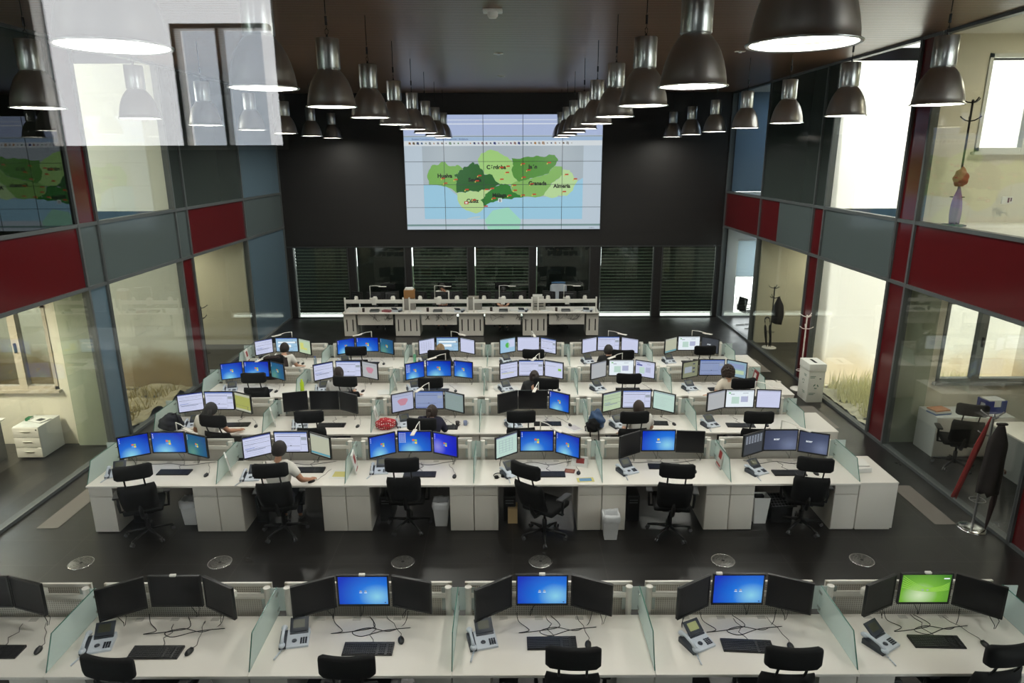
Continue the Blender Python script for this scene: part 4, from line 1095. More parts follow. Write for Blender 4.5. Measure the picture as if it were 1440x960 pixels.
def make_phone(on):
    t = thing('desk_phone', '', 'phone')
    MB().prism([(-.11, 0), (-.11, .02), (.09, .06), (.10, .05), (.10, 0)], 'x', -.07, .13).build('base', phone_m, t)
    # tilted display unit
    c, s = math.cos(.95), math.sin(.95)
    d = MB().at((.035, .055, .055), (.62, 0, 0)); d.box(-.085, .085, -.005, .13, 0, .016, .004)
    d.box(-.085, .085, -.055, -.008, -.004, .010, .003)
    du = d.build('display_unit', pdark, t)
    q = MB().at((.035, .055, .055), (.62, 0, 0)); q.box(-.055, .05, .03, .105, .016, .0175)
    q.build('lcd', mat('phone_lcd_lit' if on else 'phone_lcd_off', emit=(176, 180, 120), es=.7) if on else mat('phone_lcd_off', (74, 76, 60), .3), du)
    k = MB()
    k.lathe([(0, .006), (.022, .006), (.024, 0)], (.0, -.045, .034), 14)
    for i in range(3):
        for j in range(4): k.box(.055 + i * .022, .071 + i * .022, -.085 + j * .018, -.073 + j * .018, .022 + j * .003, .034 + j * .003)
    k.build('keypad', pdark, t)
    MB().prism([(-.11, 0), (-.11, .022), (.09, .055), (.10, .05), (.10, 0)], 'x', -.135, -.072).build('cradle', pdark, t)
    h = MB().tube([(-.104, -.105, .052), (-.104, -.05, .078), (-.104, .04, .092), (-.104, .10, .088)], [.019, .015, .015, .019], 8)
    h.ell((-.104, -.105, .044), (.030, .036, .022)).ell((-.104, .098, .078), (.030, .036, .022))
    h.build('handset', phone_m, t)
    pts = []
    for i in range(34):
        f = i / 33.0; a = i * 1.9
        pts.append((-.105 - .05 * math.sin(f * PI) + .006 * math.cos(a), -.12 - .12 * math.sin(f * PI) + .006 * math.sin(a), .012 + .004 * math.sin(a)))
    MB().tube(pts, .004, 5).build('coiled_cord', phone_m, t)
    return t
php = make_phone(False); pho = make_phone(True); pho.name = 'desk_phone.900'
KB = {0: [(-4.78, 5.28, 0), (-3.294, 5.266, 0), (-1.342, 5.302, 0), (.362, 5.369, 1), (2.177, 5.321, -4), (3.964, 5.369, -2)],
      1: [(-4.90, 8.97, 0), (-2.975, 9.03, 0), (-1.332, 8.87, 0), (.523, 8.858, 0), (2.229, 9.097, -3), (3.975, 8.875, 0)],
      2: [(-4.72, 10.77, 3), (-3.078, 10.734, 0), (-1.15, 10.62, 0), (.601, 10.761, 0), (2.422, 10.775, -4), (3.86, 10.66, -3)]}
MS = {0: [(-4.4, 5.3), (-2.989, 5.274), (-1.057, 5.416), (.70, 5.349), (2.575, 5.31), (4.395, 5.328)],
      1: [(-4.40, 8.875), (-2.827, 8.665), (-.828, 8.802), (.95, 8.9), (2.632, 8.931), (4.35, 8.85)],
      2: [(-4.35, 10.7), (-2.62, 10.68), (-1.0, 10.70), (.98, 10.70), (2.75, 10.72), (4.3, 10.65)]}
PH = {0: [(-5.7, 5.4, 14), (-3.88, 5.373, 14), (-2.06, 5.431, 10), (-.29, 5.401, 14), (1.72, 5.371, 26), (3.43, 5.352, 30)],
      1: [(-5.72, 8.933, 20), (-3.72, 8.80, 5), (-1.93, 8.996, 5), (-.02, 8.886, 30), (1.66, 8.956, 25), (3.52, 8.92, 25)],
      2: [(-5.45, 10.75, 10), (-3.6, 10.7, 15), (-1.85, 10.75, 22), (0.02, 10.7, 20), (1.80, 10.68, 25), (3.35, 10.68, 20)]}
for r in range(5):
    for s in range(6):
        nm = '%s desk of the %s' % (SEAT[s], ROWN[r]); rr_ = random.Random(r * 10 + s)
        xs = SX + 1.8 * s; zt = .7425
        if r < 3: kx, ky, ka = KB[r][s]; mx_, my_ = MS[r][s]; px_, py_, pa = PH[r][s]
        else:
            kx, ky, ka = xs + .95 + rr_.uniform(-.1, .2), FR[r] + .33, rr_.uniform(-6, 6)
            mx_, my_ = kx + .36 + rr_.uniform(-.03, .1), ky - rr_.uniform(0, .06)
            px_, py_, pa = xs + .42, FR[r] + .36, rr_.uniform(10, 30)
        place(kbp, (kx, ky, zt), math.radians(ka), 'black keyboard on the ' + nm, 'black keyboards')
        place(msp, (mx_, my_, zt), math.radians(rr_.uniform(-14, 14) if r != 1 or s != 1 else -40), 'black mouse on the ' + nm, 'black computer mice')
        pr = pho if (r == 0 and s == 4) else php
        place(pr, (px_, py_, zt), math.radians(pa), ('pale grey desk phone with lit display on the ' if pr is pho else 'pale grey desk phone with dark display on the ') + nm, 'pale grey desk phones')

# task lamps standing on the screen rails
def make_task_lamp(L_):
    t = thing('task_lamp', '', 'desk lamp')
    MB().box(-.03, .03, -.03, .02, .94, .985, .004).build('clamp', white_metal, t)
    MB().tube([(0, 0, .96), (0, 0, 1.30), (0, 0, 1.335)], .009, 8).build('pole', white_metal, t)
    MB().tube([(0, 0, 1.33), (0, -L_ * .5, 1.34), (0, -L_, 1.325)], .007, 6).build('arm', white_metal, t)
    MB().box(-.028, .028, -L_ - .16, -L_ + .06, 1.305, 1.323, .006).build('lamp_head', white, t)
    return t
TL = [(4, 0, -5.0, -5.31), (4, 1, -3.19, -3.53), (4, 2, -1.38, -1.03), (4, 3, .45, .49), (4, 4, 2.19, 2.54), (4, 5, 4.09, 4.47), (3, 0, -4.88, -4.95), (3, 2, -1.34, -1.63), (3, 3, .55, .43), (3, 4, 2.22, 1.9),
      (2, 2, -1.46, -1.59), (2, 3, .46, .39), (2, 5, 4.27, 4.58), (1, 0, -5.03, -4.64), (1, 2, -1.39, -1.42), (1, 3, .42, .67), (1, 5, 4.03, 4.25)]
tlp = make_task_lamp(.32)
for r, s, xa, xb in TL:
    place(tlp, (xa, FR[r] + .885, 0), math.atan2(xb - xa, .33), 'thin white task lamp above the monitors, %s desk of %s' % (SEAT[s], ROWN[r]), 'thin white task lamps')

# ------------------------------------------------------------------ people
skin_l = mat('skin_light', (206, 158, 130), .55); skin_t = mat('skin_tan', (176, 126, 98), .55)
def skin_mesh(verts, edges, radii, mats, sub=1, root=0):
    me = bpy.data.meshes.new('body'); me.from_pydata(verts, edges, [])
    o = bpy.data.objects.new('tmp', me); COL.objects.link(o)
    sk = o.modifiers.new('s', 'SKIN'); sk.use_smooth_shade = True
    for i, r in enumerate(radii):
        d = me.skin_vertices[0].data[i]
        d.radius = (r, r) if not isinstance(r, tuple) else r
        d.use_root = (i == root)
    if sub:
        ss = o.modifiers.new('u', 'SUBSURF'); ss.levels = sub; ss.render_levels = sub
    dg = bpy.context.evaluated_depsgraph_get()
    out = bpy.data.meshes.new_from_object(o.evaluated_get(dg))
    bpy.data.objects.remove(o)
    out.materials.clear()
    for m_ in mats: out.materials.append(m_)
    for p in out.polygons: p.use_smooth = True
    return out
class Sk:
    def __init__(s): s.v = []; s.e = []; s.r = []
    def p(s, co, r, par=None):
        s.v.append(tuple(co)); s.r.append(r); i = len(s.v) - 1
        if par is not None: s.e.append((par, i))
        return i
def mesh_join(me, mb):
    """append the shapes of an MB to a mesh (same object, one more shell)"""
    bm = bmesh.new(); bm.from_mesh(me)
    vs = [bm.verts.new(v) for v in mb.v]
    for f, mi, sm in zip(mb.f, mb.mi, mb.sm):
        try:
            F = bm.faces.new([vs[i] for i in f]); F.material_index = mi; F.smooth = sm
        except ValueError: pass
    bm.to_mesh(me); bm.free(); return me
def person(label, loc, rz, skin, shirt, trousers, hair, hands, head_dir=(0, 0), sleeve='short', hairlen='short', lean=0.05, extra=None, headz=0.0, tint=None):
    """seated figure looking towards +y; hands = (left xyz, right xyz) on the desk"""
    t = thing('person', label, 'person', loc, rz)
    L_ = lean
    hip = (0, -.02, .56); sp1 = (0, -.02 + L_ * .3, .72); ch = (0, L_ * .8, .95); nk0 = (0, L_ * 1.1, 1.09); nk1 = (0, L_ * 1.3 + .01, 1.14)
    hc = Vector((0 + head_dir[0] * .04, L_ * 1.6 + .03, 1.235 + headz))
    sk = Sk()
    a = sk.p(hip, (.15, .11)); b = sk.p(sp1, (.135, .095), a); c = sk.p(ch, (.155, .10), b); n0 = sk.p(nk0, (.07, .06), c); n1 = sk.p(nk1, .05, n0); sk.p((hc.x * .6, nk1[1] + .01, 1.17 + headz), .048, n1)
    sh = Sk()
    A = sh.p(hip, (.165, .125)); B = sh.p(sp1, (.15, .108), A); Cc = sh.p(ch, (.180, .122), B); D_ = sh.p((0, L_ * 1.1, 1.085), (.10, .078), Cc)
    arms = []
    for sx, hd in ((-1, hands[0]), (1, hands[1])):
        s1 = Vector((sx * .165, L_ * .95, 1.045)); h_ = Vector(hd)
        mid = (s1 + h_) / 2; el = Vector((sx * max(.22, abs(mid.x) + .04), mid.y - .10, min(mid.z - .06, .86)))
        if hd[2] > 1.0: el = Vector((sx * .2, mid.y + .02, .80))
        i1 = sk.p(s1, .06, c); i2 = sk.p((s1 + el) / 2, .048, i1); i3 = sk.p(el, .042, i2); i4 = sk.p((el * .5 + h_ * .5), .038, i3); i5 = sk.p(h_ - (h_ - el).normalized() * .05, .026, i4)
        fw_ = (h_ - el); fw_.z *= .3; fw_.normalize(); sd = Vector((fw_.y, -fw_.x, 0))
        i6 = sk.p(h_, (.036, .018), i5)
        palm = h_ + fw_ * .03
        # five fingers, unequal and bent down on to what they hold
        for k, (off, ln) in enumerate(((-.030, .058), (-.010, .070), (.010, .066), (.029, .052))):
            b0 = palm + sd * off; m_ = b0 + fw_ * ln * .5 + Vector((0, 0, .006)); e_ = b0 + fw_ * ln + Vector((0, 0, -.012))
            j = sk.p(b0, .0105, i6); j = sk.p(m_, .009, j); sk.p(e_, .0075, j)
        tb = h_ - sd * sx * .036 + fw_ * .0; j = sk.p(tb, .012, i6); sk.p(tb - sd * sx * .016 + fw_ * .035, .009, j)
        k1 = sh.p(s1 + Vector((sx * .005, 0, .0)), .088, Cc); k2 = sh.p((s1 + el) / 2, .066, k1)
        if sleeve == 'long':
            k3 = sh.p(el, .055, k2); k4 = sh.p((el * .5 + h_ * .5), .048, k3); sh.p(h_ - (h_ - el).normalized() * .06, .034, k4)
        else:
            sh.p((s1 + el) / 2 + (el - s1) * .22, .062, k2)
    legs = Sk(); La = legs.p((0, .0, .56), (.16, .11))
    for sx in (-1, 1):
        q = legs.p((sx * .09, .08, .545), .085, La); q = legs.p((sx * .11, .42, .55), .065, q); q = legs.p((sx * .11, .45, .34), .052, q); legs.p((sx * .11, .40, .10), .045, q)
        q = sk.p((sx * .09, .08, .545), .055, a); q = sk.p((sx * .11, .42, .55), .04, q); q = sk.p((sx * .11, .45, .34), .034, q); q = sk.p((sx * .11, .40, .10), .03, q); sk.p((sx * .11, .46, .05), .025, q)
    bme = skin_mesh(sk.v, sk.e, sk.r, [skin, mat('shoes_dark', (30, 28, 28), .5), mat('eye_white', (225, 225, 220), .3), mat('lips', (150, 84, 76), .5)])
    yaw, pit = head_dir
    hm = MB(); R3 = Euler((-pit, 0, -yaw)).to_matrix()
    vs = []; fs = []; n, rg = 18, 14
    for k in range(rg + 1):
        th = PI * k / rg
        for i in range(n):
            an = 2 * PI * i / n
            x = .074 * math.sin(th) * math.cos(an); y = .092 * math.sin(th) * math.sin(an); z = .112 * math.cos(th)
            if z < -.02: x *= 1 - .28 * min(1, (-.02 - z) / .09); y = y * (1 - .15 * min(1, (-.02 - z) / .09)) + .012 * min(1, (-.02 - z) / .09)
            if y > .075 and abs(x) < .02 and -.03 < z < .012: y += .018
            vs.append(tuple(hc + R3 @ Vector((x, y, z))))
    for k in range(rg):
        for i in range(n):
            j = (i + 1) % n; fs.append((k * n + i, (k + 1) * n + i, (k + 1) * n + j, k * n + j))
    hm.add(vs, fs, True)
    def hp(x, y, z): return hc + R3 @ Vector((x, y, z))
    hm.tube([hp(0, .088, .012), hp(0, .102, -.012), hp(0, .108, -.026), hp(0, .092, -.034)], [.007, .010, .013, .008], 8)
    for sx in (-1, 1):
        hm.ell(hp(sx * .077, -.005, -.008), (.010, .020, .030), 10, 8)
        hm.m(2).ell(hp(sx * .028, .083, .012), (.011, .008, .007), 8, 6).m(1).ell(hp(sx * .028, .0895, .012), (.005, .004, .005), 8, 6).m(0)
    hm.m(3).ell(hp(0, .091, -.054), (.022, .008, .007), 10, 6).m(0)
    for sx in (-1, 1): hm.m(1).ell((sx * .11, .50, .045), (.045, .13, .045), 12, 8)
    mesh_join(bme, hm)
    part(t, 'body', bme)
    part(t, 'trousers', skin_mesh(legs.v, legs.e, legs.r, [trousers]))
    part(t, 'shirt', skin_mesh(sh.v, sh.e, sh.r, [shirt]))
    # hair cap: open over the face
    hr_ = MB(); vs = []; fs = []; n, rg = 22, 12
    rs = random.Random(label)
    curly = hairlen == 'curly'
    for k in range(rg + 1):
        th = PI * .70 * k / rg
        for i in range(n):
            an = 2 * PI * i / n
            front = max(0, math.sin(an))
            tt = th * (1 - .42 * front * front)
            g = .014 + (.022 if curly else .0) + (rs.uniform(-.008, .008) if curly else rs.uniform(-.002, .002)) + (.004 if k < rg else -.004)
            if hairlen == 'bald': g = .004
            vs.append(tuple(hc + R3 @ Vector(((.076 + g) * math.sin(tt) * math.cos(an), (.094 + g) * math.sin(tt) * math.sin(an) - .002, (.113 + g) * math.cos(tt)))))
    for k in range(rg):
        for i in range(n):
            j = (i + 1) % n; fs.append((k * n + i, (k + 1) * n + i, (k + 1) * n + j, k * n + j))
    hr_.add(vs, fs, True)
    if hairlen in ('long', 'pony'):
        if hairlen == 'long':
            for dx in (-.055, -.028, 0, .028, .055):
                hr_.tube([hp(dx, -.06, .03), hp(dx * 1.25, -.085, -.05), hp(dx * 1.35, -.08, -.13), hp(dx * 1.2, -.075, -.20)], [.03, .034, .032, .016], 8)
        else:
            hr_.ell(hp(0, -.105, .05), (.042, .036, .042)).tube([hp(0, -.11, .03), hp(0, -.13, -.04), hp(0, -.11, -.12)], [.024, .026, .01], 8)
    if hairlen == 'curly':
        for _ in range(90):
            an = rs.uniform(0, 2 * PI); tt = rs.uniform(.1, 2.2)
            if math.sin(an) > .4 and tt > 1.0: continue
            hr_.ell(hp(.104 * math.sin(tt) * math.cos(an), .120 * math.sin(tt) * math.sin(an) - .01, .138 * math.cos(tt)), (.027, .027, .027), 8, 6)
    hr_.build('hair', hair, t)
    if extra == 'headset':
        h = MB(); h.tube([hp(.092 * math.cos(a_), -.0, .125 * math.sin(a_)) for a_ in [PI * k / 10 for k in range(11)]], .007, 6)
        for sx in (-1, 1): h.cyl(hp(sx * .078, 0, -.005), hp(sx * .10, 0, -.005), .032)
        h.build('headset', black_pl, t)
    if extra == 'glasses':
        g_ = MB()
        for sx in (-1, 1):
            g_.tube([hp(sx * (.028 + .020 * math.cos(a_)), .098, .012 + .014 * math.sin(a_)) for a_ in [2 * PI * k / 10 for k in range(11)]], .002, 4)
            g_.tube([hp(sx * .048, .098, .014), hp(sx * .078, .05, .014), hp(sx * .082, 0, .006)], .002, 4)
        g_.build('glasses', black_pl, t)
    return t
w_cloth = mat('white_cotton', (216, 212, 204), .8); stripe = mat('striped_white_cotton', (190, 188, 186), .8); navy = mat('navy_knit', (32, 32, 56), .85); greyt = mat('grey_cotton', (120, 120, 124), .85)
cream = mat('cream_cotton', (214, 204, 188), .8); jeans = mat('dark_denim', (34, 38, 50), .85); blackc = mat('black_cloth', (22, 22, 24), .85)
h_dark = mat('dark_brown_hair', (30, 22, 18), .6); h_brown = mat('brown_hair', (46, 31, 21), .6); h_blond = mat('dark_blond_hair', (138, 112, 78), .6); h_black = mat('black_hair', (18, 15, 15), .55); h_chest = mat('chestnut_hair', (38, 23, 17), .6)
person('man in white short-sleeved shirt and glasses, hand on a mouse, second row', (-3.23, 8.52, 0), .0, skin_t, w_cloth, jeans, h_dark, ((-.16, .30, .79), (.40, .15, .785)), (.5, .1), 'short', 'short', .03, 'glasses', .035)
person('woman with long dark hair in white, typing at the leftmost third-row desk', (-4.95, 10.20, 0), -.15, skin_t, w_cloth, blackc, h_black, ((-.22, .20, .79), (.38, .32, .785)), (.35, .1), 'short', 'long', .08, None, -.05)
person('person in navy sweater with tied-back brown hair, third row', (-1.32, 10.12, 0), -.05, skin_l, navy, blackc, h_brown, ((-.25, .35, .80), (.15, .42, .785)), (.2, .2), 'long', 'pony', .08, None, -.08)
person('person hidden behind a chair headrest at the fifth desk of the third row', (2.06, 10.22, 0), 0, skin_l, w_cloth, blackc, h_brown, ((-.30, .02, .79), (.12, .35, .785)), (0, .1), 'short', 'short', .06, None, -.04)
person('woman with hair clips in striped white top, fourth row', (-3.25, 12.02, 0), .12, skin_l, stripe, blackc, h_chest, ((-.18, .30, .79), (.36, .10, .785)), (0, .1), 'short', 'long', .05, None, -.01)
person('woman with gathered dark brown hair, middle of the fourth row', (.41, 11.88, 0), .0, skin_l, blackc, blackc, h_chest, ((-.18, .34, .79), (.2, .34, .785)), (.1, .2), 'long', 'pony', .07, None, -.06)
person('person with curly brown hair in cream top, hand raised, fourth row', (4.07, 11.98, 0), .25, skin_l, cream, jeans, h_brown, ((-.38, .12, .80), (.18, .34, .785)), (0, .1), 'short', 'curly', .05, None, 0.0)
person('man with cropped dark hair in white T-shirt, leftmost desk of fifth row', (-4.86, 13.78, 0), -.1, skin_l, w_cloth, jeans, h_dark, ((-.16, .34, .79), (.30, .24, .785)), (.1, .1), 'short', 'short', .04, None, -.01)
person('blond person at the third desk of the fifth row', (-1.52, 13.70, 0), 0, skin_l, blackc, blackc, h_blond, ((-.18, .34, .79), (.2, .34, .785)), (0, .1), 'long', 'long', .05, None, -.03)
person('person wearing a headset at the fifth desk of the fifth row', (2.03, 13.58, 0), 0, skin_l, blackc, blackc, h_dark, ((-.18, .34, .79), (.2, .34, .785)), (0, .1), 'long', 'short', .05, 'headset', -.03)
person('man in white shirt facing the camera, hand at his face, supervisor desks', (-2.13, 20.55, .07), PI, skin_t, w_cloth, jeans, h_dark, ((-.05, .17, 1.16), (.15, .38, .79)), (0, .35), 'long', 'short', .08, None, 0.0)
person('person mostly hidden behind supervisor monitors, facing the camera', (-.26, 20.5, .03), PI, skin_l, blackc, blackc, h_black, ((-.15, .35, .79), (.15, .38, .79)), (0, .3), 'long', 'short', .05, None, -.08)

# ------------------------------------------------------------------ supervisor desks at the back
SY = 19.30
sx0 = -4.97; SW = 1.882
def slots_panel(mb, x0, x1, y, ns):
    """white end panel with upright slots cut through it"""
    w_ = (x1 - x0); sw = .035; z0, z1 = .16, .52
    cs = [x0 + w_ * (k + .5) / ns for k in range(ns)]
    mb.box(x0, x1, y, y + .02, 0.02, z0).box(x0, x1, y, y + .02, z1, .70)
    px = x0
    for c in cs:
        mb.box(px, c - sw / 2, y, y + .02, z0, z1); px = c + sw / 2
    mb.box(px, x1, y, y + .02, z0, z1)
paper_w = mat('paper', (220, 220, 216), .8)
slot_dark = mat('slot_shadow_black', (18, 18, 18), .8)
for k in range(4):
    xs = sx0 + SW * k
    lab = ['leftmost', 'second', 'third', 'rightmost'][k]
    t = thing('supervisor_desk', 'white supervisor desk seen from behind, %s of the back row' % lab, 'desk', (xs + SW / 2, SY, 0), 0, 'white supervisor desks')
    MB().box(-SW / 2 + .001, SW / 2 - .001, 0, .85, .712, .742, .003).build('tabletop', white, t)
    MB().box(-SW / 2 + .42, SW / 2 - .42, .12, .14, .36, .70).build('back_panel', ped_white, t)
    f = MB(); f.box(-SW / 2 + .08, SW / 2 - .08, .08, .11, 1.02, 1.13, .004)
    f.build('tool_rail', white_metal, t)
    for sx in (-1, 1):
        MB().box(sx * (SW / 2 - .09) - .02, sx * (SW / 2 - .09) + .02, .07, .12, .742, 1.19, .004).build('post', white_metal, t)
    MB().box(-.06, .06, .06, .125, .98, 1.19, .004).build('lamp_bracket', white_metal, t)
    c_ = MB(); rr_ = random.Random(k)
    for q in range(6):
        x = rr_.uniform(-.5, .5); pts = [(x, .08, .70)]
        for z in range(5): pts.append((pts[-1][0] + rr_.uniform(-.12, .12), .08, .68 - rr_.uniform(0, .2)))
        c_.tube(pts, .005, 5)
    c_.build('hanging_cables', black_pl, t)
    # slotted supports: half a support at the row's ends
    for side in (-1, 1):
        e = (k == 0 and side < 0) or (k == 3 and side > 0)
        x1_ = side * SW / 2; x0_ = side * (SW / 2 - .36)
        p = MB(); slots_panel(p, min(x0_, x1_) + .002, max(x0_, x1_) - .002, .15, 2)
        p.box(min(x0_, x1_) + .002, min(x0_, x1_) + .02, .17, .80, .02, .70).box(max(x0_, x1_) - .02, max(x0_, x1_) - .002, .17, .80, .02, .70)
        q = p.build('slotted_support', ped_white, t)
        MB().box(min(x0_, x1_) + .03, max(x0_, x1_) - .03, .30, .76, .03, .69).build('inner_box', slot_dark, q)  # black box stands in for the shade behind the slots
    # monitors seen from behind
    for q, (dx, a) in enumerate(((-.52, 150), (0.02, 180), (.5, 210))):
        if k == 3 and q == 1: pass
        o = monitor('off', 'wide' if q == 1 else 'sq', xs + SW / 2 + dx + .0, SY + (.24 if q == 1 else .30), 1.16, a, 'black monitor seen from behind, %s on the %s supervisor desk' % (['left', 'middle', 'right'][q], lab), None, 'wide')
        MB().box(-.07, .07, .055, .07, -.10, .02, .004).build('white_plate', white_metal, o)
    place(tlp, (xs + SW / 2 - .22 + .12, SY + .10, .20), PI / 2, 'thin white task lamp over the %s supervisor desk' % lab, 'supervisor task lamps')
    lo_x, hi_x = xs + SW / 2 - .5, xs + SW / 2 + .5
    items = ['papers', 'cup', 'tray', 'papers', 'phone']
    for q, kind in enumerate(items):
        x = xs + .28 + q * .33 + rr_.uniform(-.04, .04); y = SY + rr_.uniform(.18, .26)
        if kind == 'papers':
            o = thing('paper_stack', '%s on the %s supervisor desk' % (['low stack of white papers at the left', 'thicker stack of papers near the right'][q == 3], lab), 'papers', (x, y, .743), rr_.uniform(-.4, .4))
            MB().box(-.13, .13, -.09, .09, 0, [.015, .045][q == 3]).build('sheets', mat('pink_folder', (150, 84, 90), .7) if (k == 0 and q == 3) else paper_w, o)
        elif kind == 'cup':
            o = tag(MB().lathe([(0, 0), (.035, 0), (.04, .11), (.036, .11), (.032, .01), (0, .01)], n=14).build('cup', mat('dark_cup', (50, 36, 34), .5), None, (x, y, .743)), 'dark cup standing on the %s supervisor desk' % lab, 'cup')
        elif kind == 'tray':
            o = tag(MB().box(-.13, .13, -.09, .09, 0, .012).box(-.13, -.12, -.09, .09, 0, .06).box(.12, .13, -.09, .09, 0, .06).box(-.13, .13, .08, .09, 0, .06).build('letter_tray', mat('grey_tray', (110, 112, 112), .5), None, (x, y, .743)), 'grey letter tray in the middle of the %s supervisor desk' % lab, 'tray')
        else:
            place(php, (x - .05, y, .743), PI - .2, 'grey desk phone near the right end of the %s supervisor desk' % lab, 'supervisor phones')
SUPCH = [(-3.9, 20.55, PI, 'leftmost'), (-2.13, 20.75, PI, 'second'), (-.26, 20.72, PI + .1, 'third'), (1.45, 20.5, PI - .1, 'rightmost')]
for x, y, a, l in SUPCH:
    place(chp, (x, y, .001), a, 'black office chair facing the camera at the %s supervisor desk' % l, 'supervisor chairs')
t = thing('cardboard_box', 'brown cardboard box with papers on the supervisor desks left of the facing man', 'box', (-3.05, SY + .55, .743))
MB().box(-.16, .16, -.12, .12, 0, .34, .002).build('lower_box', mat('grey_document_box', (150, 146, 140), .7), t)
MB().box(-.155, .155, -.12, .12, .345, .60, .002).build('carton', mat('brown_cardboard', (150, 108, 62), .8), t)
MB().box(-.13, .12, -.10, .10, .60, .63).at((0, 0, 0), (0, 0, .3)).box(-.11, .11, -.08, .08, .63, .655).build('papers', mat('paper', (220, 220, 216), .8), t)
t = thing('printer', 'grey printer stacked on the supervisor desks by the third back window', 'printer', (.80, SY + .5, .743))
MB().box(-.2, .2, -.18, .18, 0, .30, .01).build('body', mat('printer_grey', (170, 168, 160), .5), t)
MB().box(-.18, .18, -.16, .16, .30, .42, .01).build('upper_unit', mat('printer_pale', (196, 194, 186), .5), t)
MB().box(-.14, .14, -.2, -.18, .12, .14).box(-.14, .14, -.2, -.18, .2, .215).build('paper_slots', black_pl, t)
t = thing('storage_box', 'grey storage box between the second and third supervisor desks', 'box', (-1.1, SY + .55, .743))
MB().box(-.2, .2, -.15, .15, 0, .36, .004).build('body', mat('pale_grey_carton', (150, 148, 142), .7), t)
MB().box(-.205, .205, -.155, .155, .33, .37, .003).build('lid', mat('carton_lid', (128, 122, 110), .7), t)
jk = thing('jacket', 'pale blue and white jacket hung over the rightmost supervisor chair', 'jacket', (1.45, 20.78, 1.0))
mb_ = MB(); vs = []; fs = []
for i in range(13):
    a = PI * i / 12
    for j in range(7):
        z = .36 - .55 * j / 6; w_ = .24 + .03 * j / 6 + .012 * math.sin(i * 2.1 + j)
        vs.append((w_ * math.cos(a), -.05 - .14 * math.sin(a) - .02 * math.cos(j + i), z - .05 * (1 - math.sin(a)) * (j == 0)))
for i in range(12):
    for j in range(6): fs.append((i * 7 + j, i * 7 + j + 1, (i + 1) * 7 + j + 1, (i + 1) * 7 + j))
mb_.add(vs, fs, True); vs2 = [(v[0] * .93, v[1] * .9 + .01, v[2]) for v in vs]; mb_.add(vs2, [f[::-1] for f in fs], True)
mb_.build('shell', mat('pale_jacket_cloth', (164, 172, 180), .85), jk)
MB().tube([(-.2, -.03, .36), (-.1, -.16, .39), (.1, -.16, .39), (.2, -.03, .36)], .03, 8).build('collar', mat('blue_collar', (60, 96, 130), .85), jk)

# ------------------------------------------------------------------ things on and around the desks
paper = mat('paper', (220, 220, 216), .8); paper_y = mat('yellowish_print', (206, 196, 120), .7)
def flat_doc(label, x, y, rz, w_, h_, m1, m2=None, z=.7428, grp=None):
    t = thing('paper_sheet', label, 'paper', (x, y, z), math.radians(rz), grp)
    MB().box(-w_ / 2, w_ / 2, -h_ / 2, h_ / 2, 0, .003).build('sheet', m1, t)
    if m2: MB().box(-w_ * .36, w_ * .36, -h_ * .34, h_ * .34, .003, .0036).build('print', m2, t)
    return t
flat_doc('framed yellow map card on the second desk of the second row', -2.47, 8.90, -2, .30, .25, paper, paper_y)
flat_doc('rust-brown card on the fourth desk of the second row', .83, 8.98, -14, .15, .13, mat('rust_card', (120, 58, 44), .6), mat('rust_print', (150, 92, 70), .6))
flat_doc('colourful yellow and blue leaflet near the right edge of the fourth desk, second row', 1.03, 8.70, 4, .24, .13, paper_y, mat('blue_print', (92, 140, 176), .6))
for i, (x, y, a) in enumerate(((.04, 12.55, 20), (.3, 12.42, -15), (-.1, 12.45, 40), (-.25, 12.62, 10), (3.45, 12.5, 12), (3.62, 12.6, -20), (-2.5, 12.4, 15), (1.7, 12.45, -10), (3.35, 14.3, 15), (1.6, 14.35, -12))):
    flat_doc('loose white paper on the %s' % ['fourth desk of the fourth row, nearest the keyboard side', 'fourth desk of the fourth row, close to the front edge', 'fourth desk of the fourth row, turned most', 'fourth desk of the fourth row, farthest left',
             'rightmost desk of the fourth row, left one', 'rightmost desk of the fourth row, right one', 'second desk of the fourth row', 'fifth desk of the fourth row', 'rightmost desk of the fifth row', 'fifth desk of the fifth row'][i], x, y, a, .21, .29, paper, None, .7428 + .0035 * (i % 4), 'loose papers')
flat_doc('booklet with faint print by the fourth desk of the third row, beside the divider', 1.04, 10.6, 30, .2, .28, paper, mat('faint_print', (190, 184, 190), .7))
# leaning brochure holders at the dividers
def brochure(label, x, y, rz, m1, m2, tall=.30):
    t = thing('brochure', label, 'brochure', (x, y, .7428), rz)
    g = MB().at((0, 0, 0), (0, -.18, 0)); g.box(0, .02, -.11, .11, 0, tall); g.build('booklet', m1, t)
    g = MB().at((0, 0, 0), (0, -.18, 0)); g.box(.020, .022, -.06, .05, tall * .45, tall * .85).box(.020, .0215, -.09, .08, tall * .1, tall * .18); g.build('cover_picture', m2, t)
    return t
redp = mat('red_print', (150, 52, 48), .6)
brochure('white brochure with red picture leaning on divider left of the man in white', -4.08, 8.95, 0.5, paper, redp)
brochure('white folder leaning on the divider between leftmost and second third-row desks', -4.06, 10.78, .4, paper, mat('grey_print', (150, 146, 140), .6))
brochure('white folder leaning on the divider right of the second third-row desk', -2.30, 10.8, .1, paper, mat('grey_print', (150, 146, 140), .6))
brochure('papers in a holder beside the divider left of the third second-row desk', -2.27, 9.0, .1, paper, redp)
brochure('grey folder leaning on the divider left of the rightmost second-row desk', 3.03, 9.1, PI, mat('pale_grey_folder', (176, 176, 170), .7), redp)
brochure('red folder standing at the right end of the fourth row', 4.80, 12.75, PI, mat('dark_red_folder', (128, 34, 40), .6), paper)
brochure('grey folders leaning between second and third fourth-row desks', -2.28, 12.6, .2, mat('pale_grey_folder', (176, 176, 170), .7), paper)
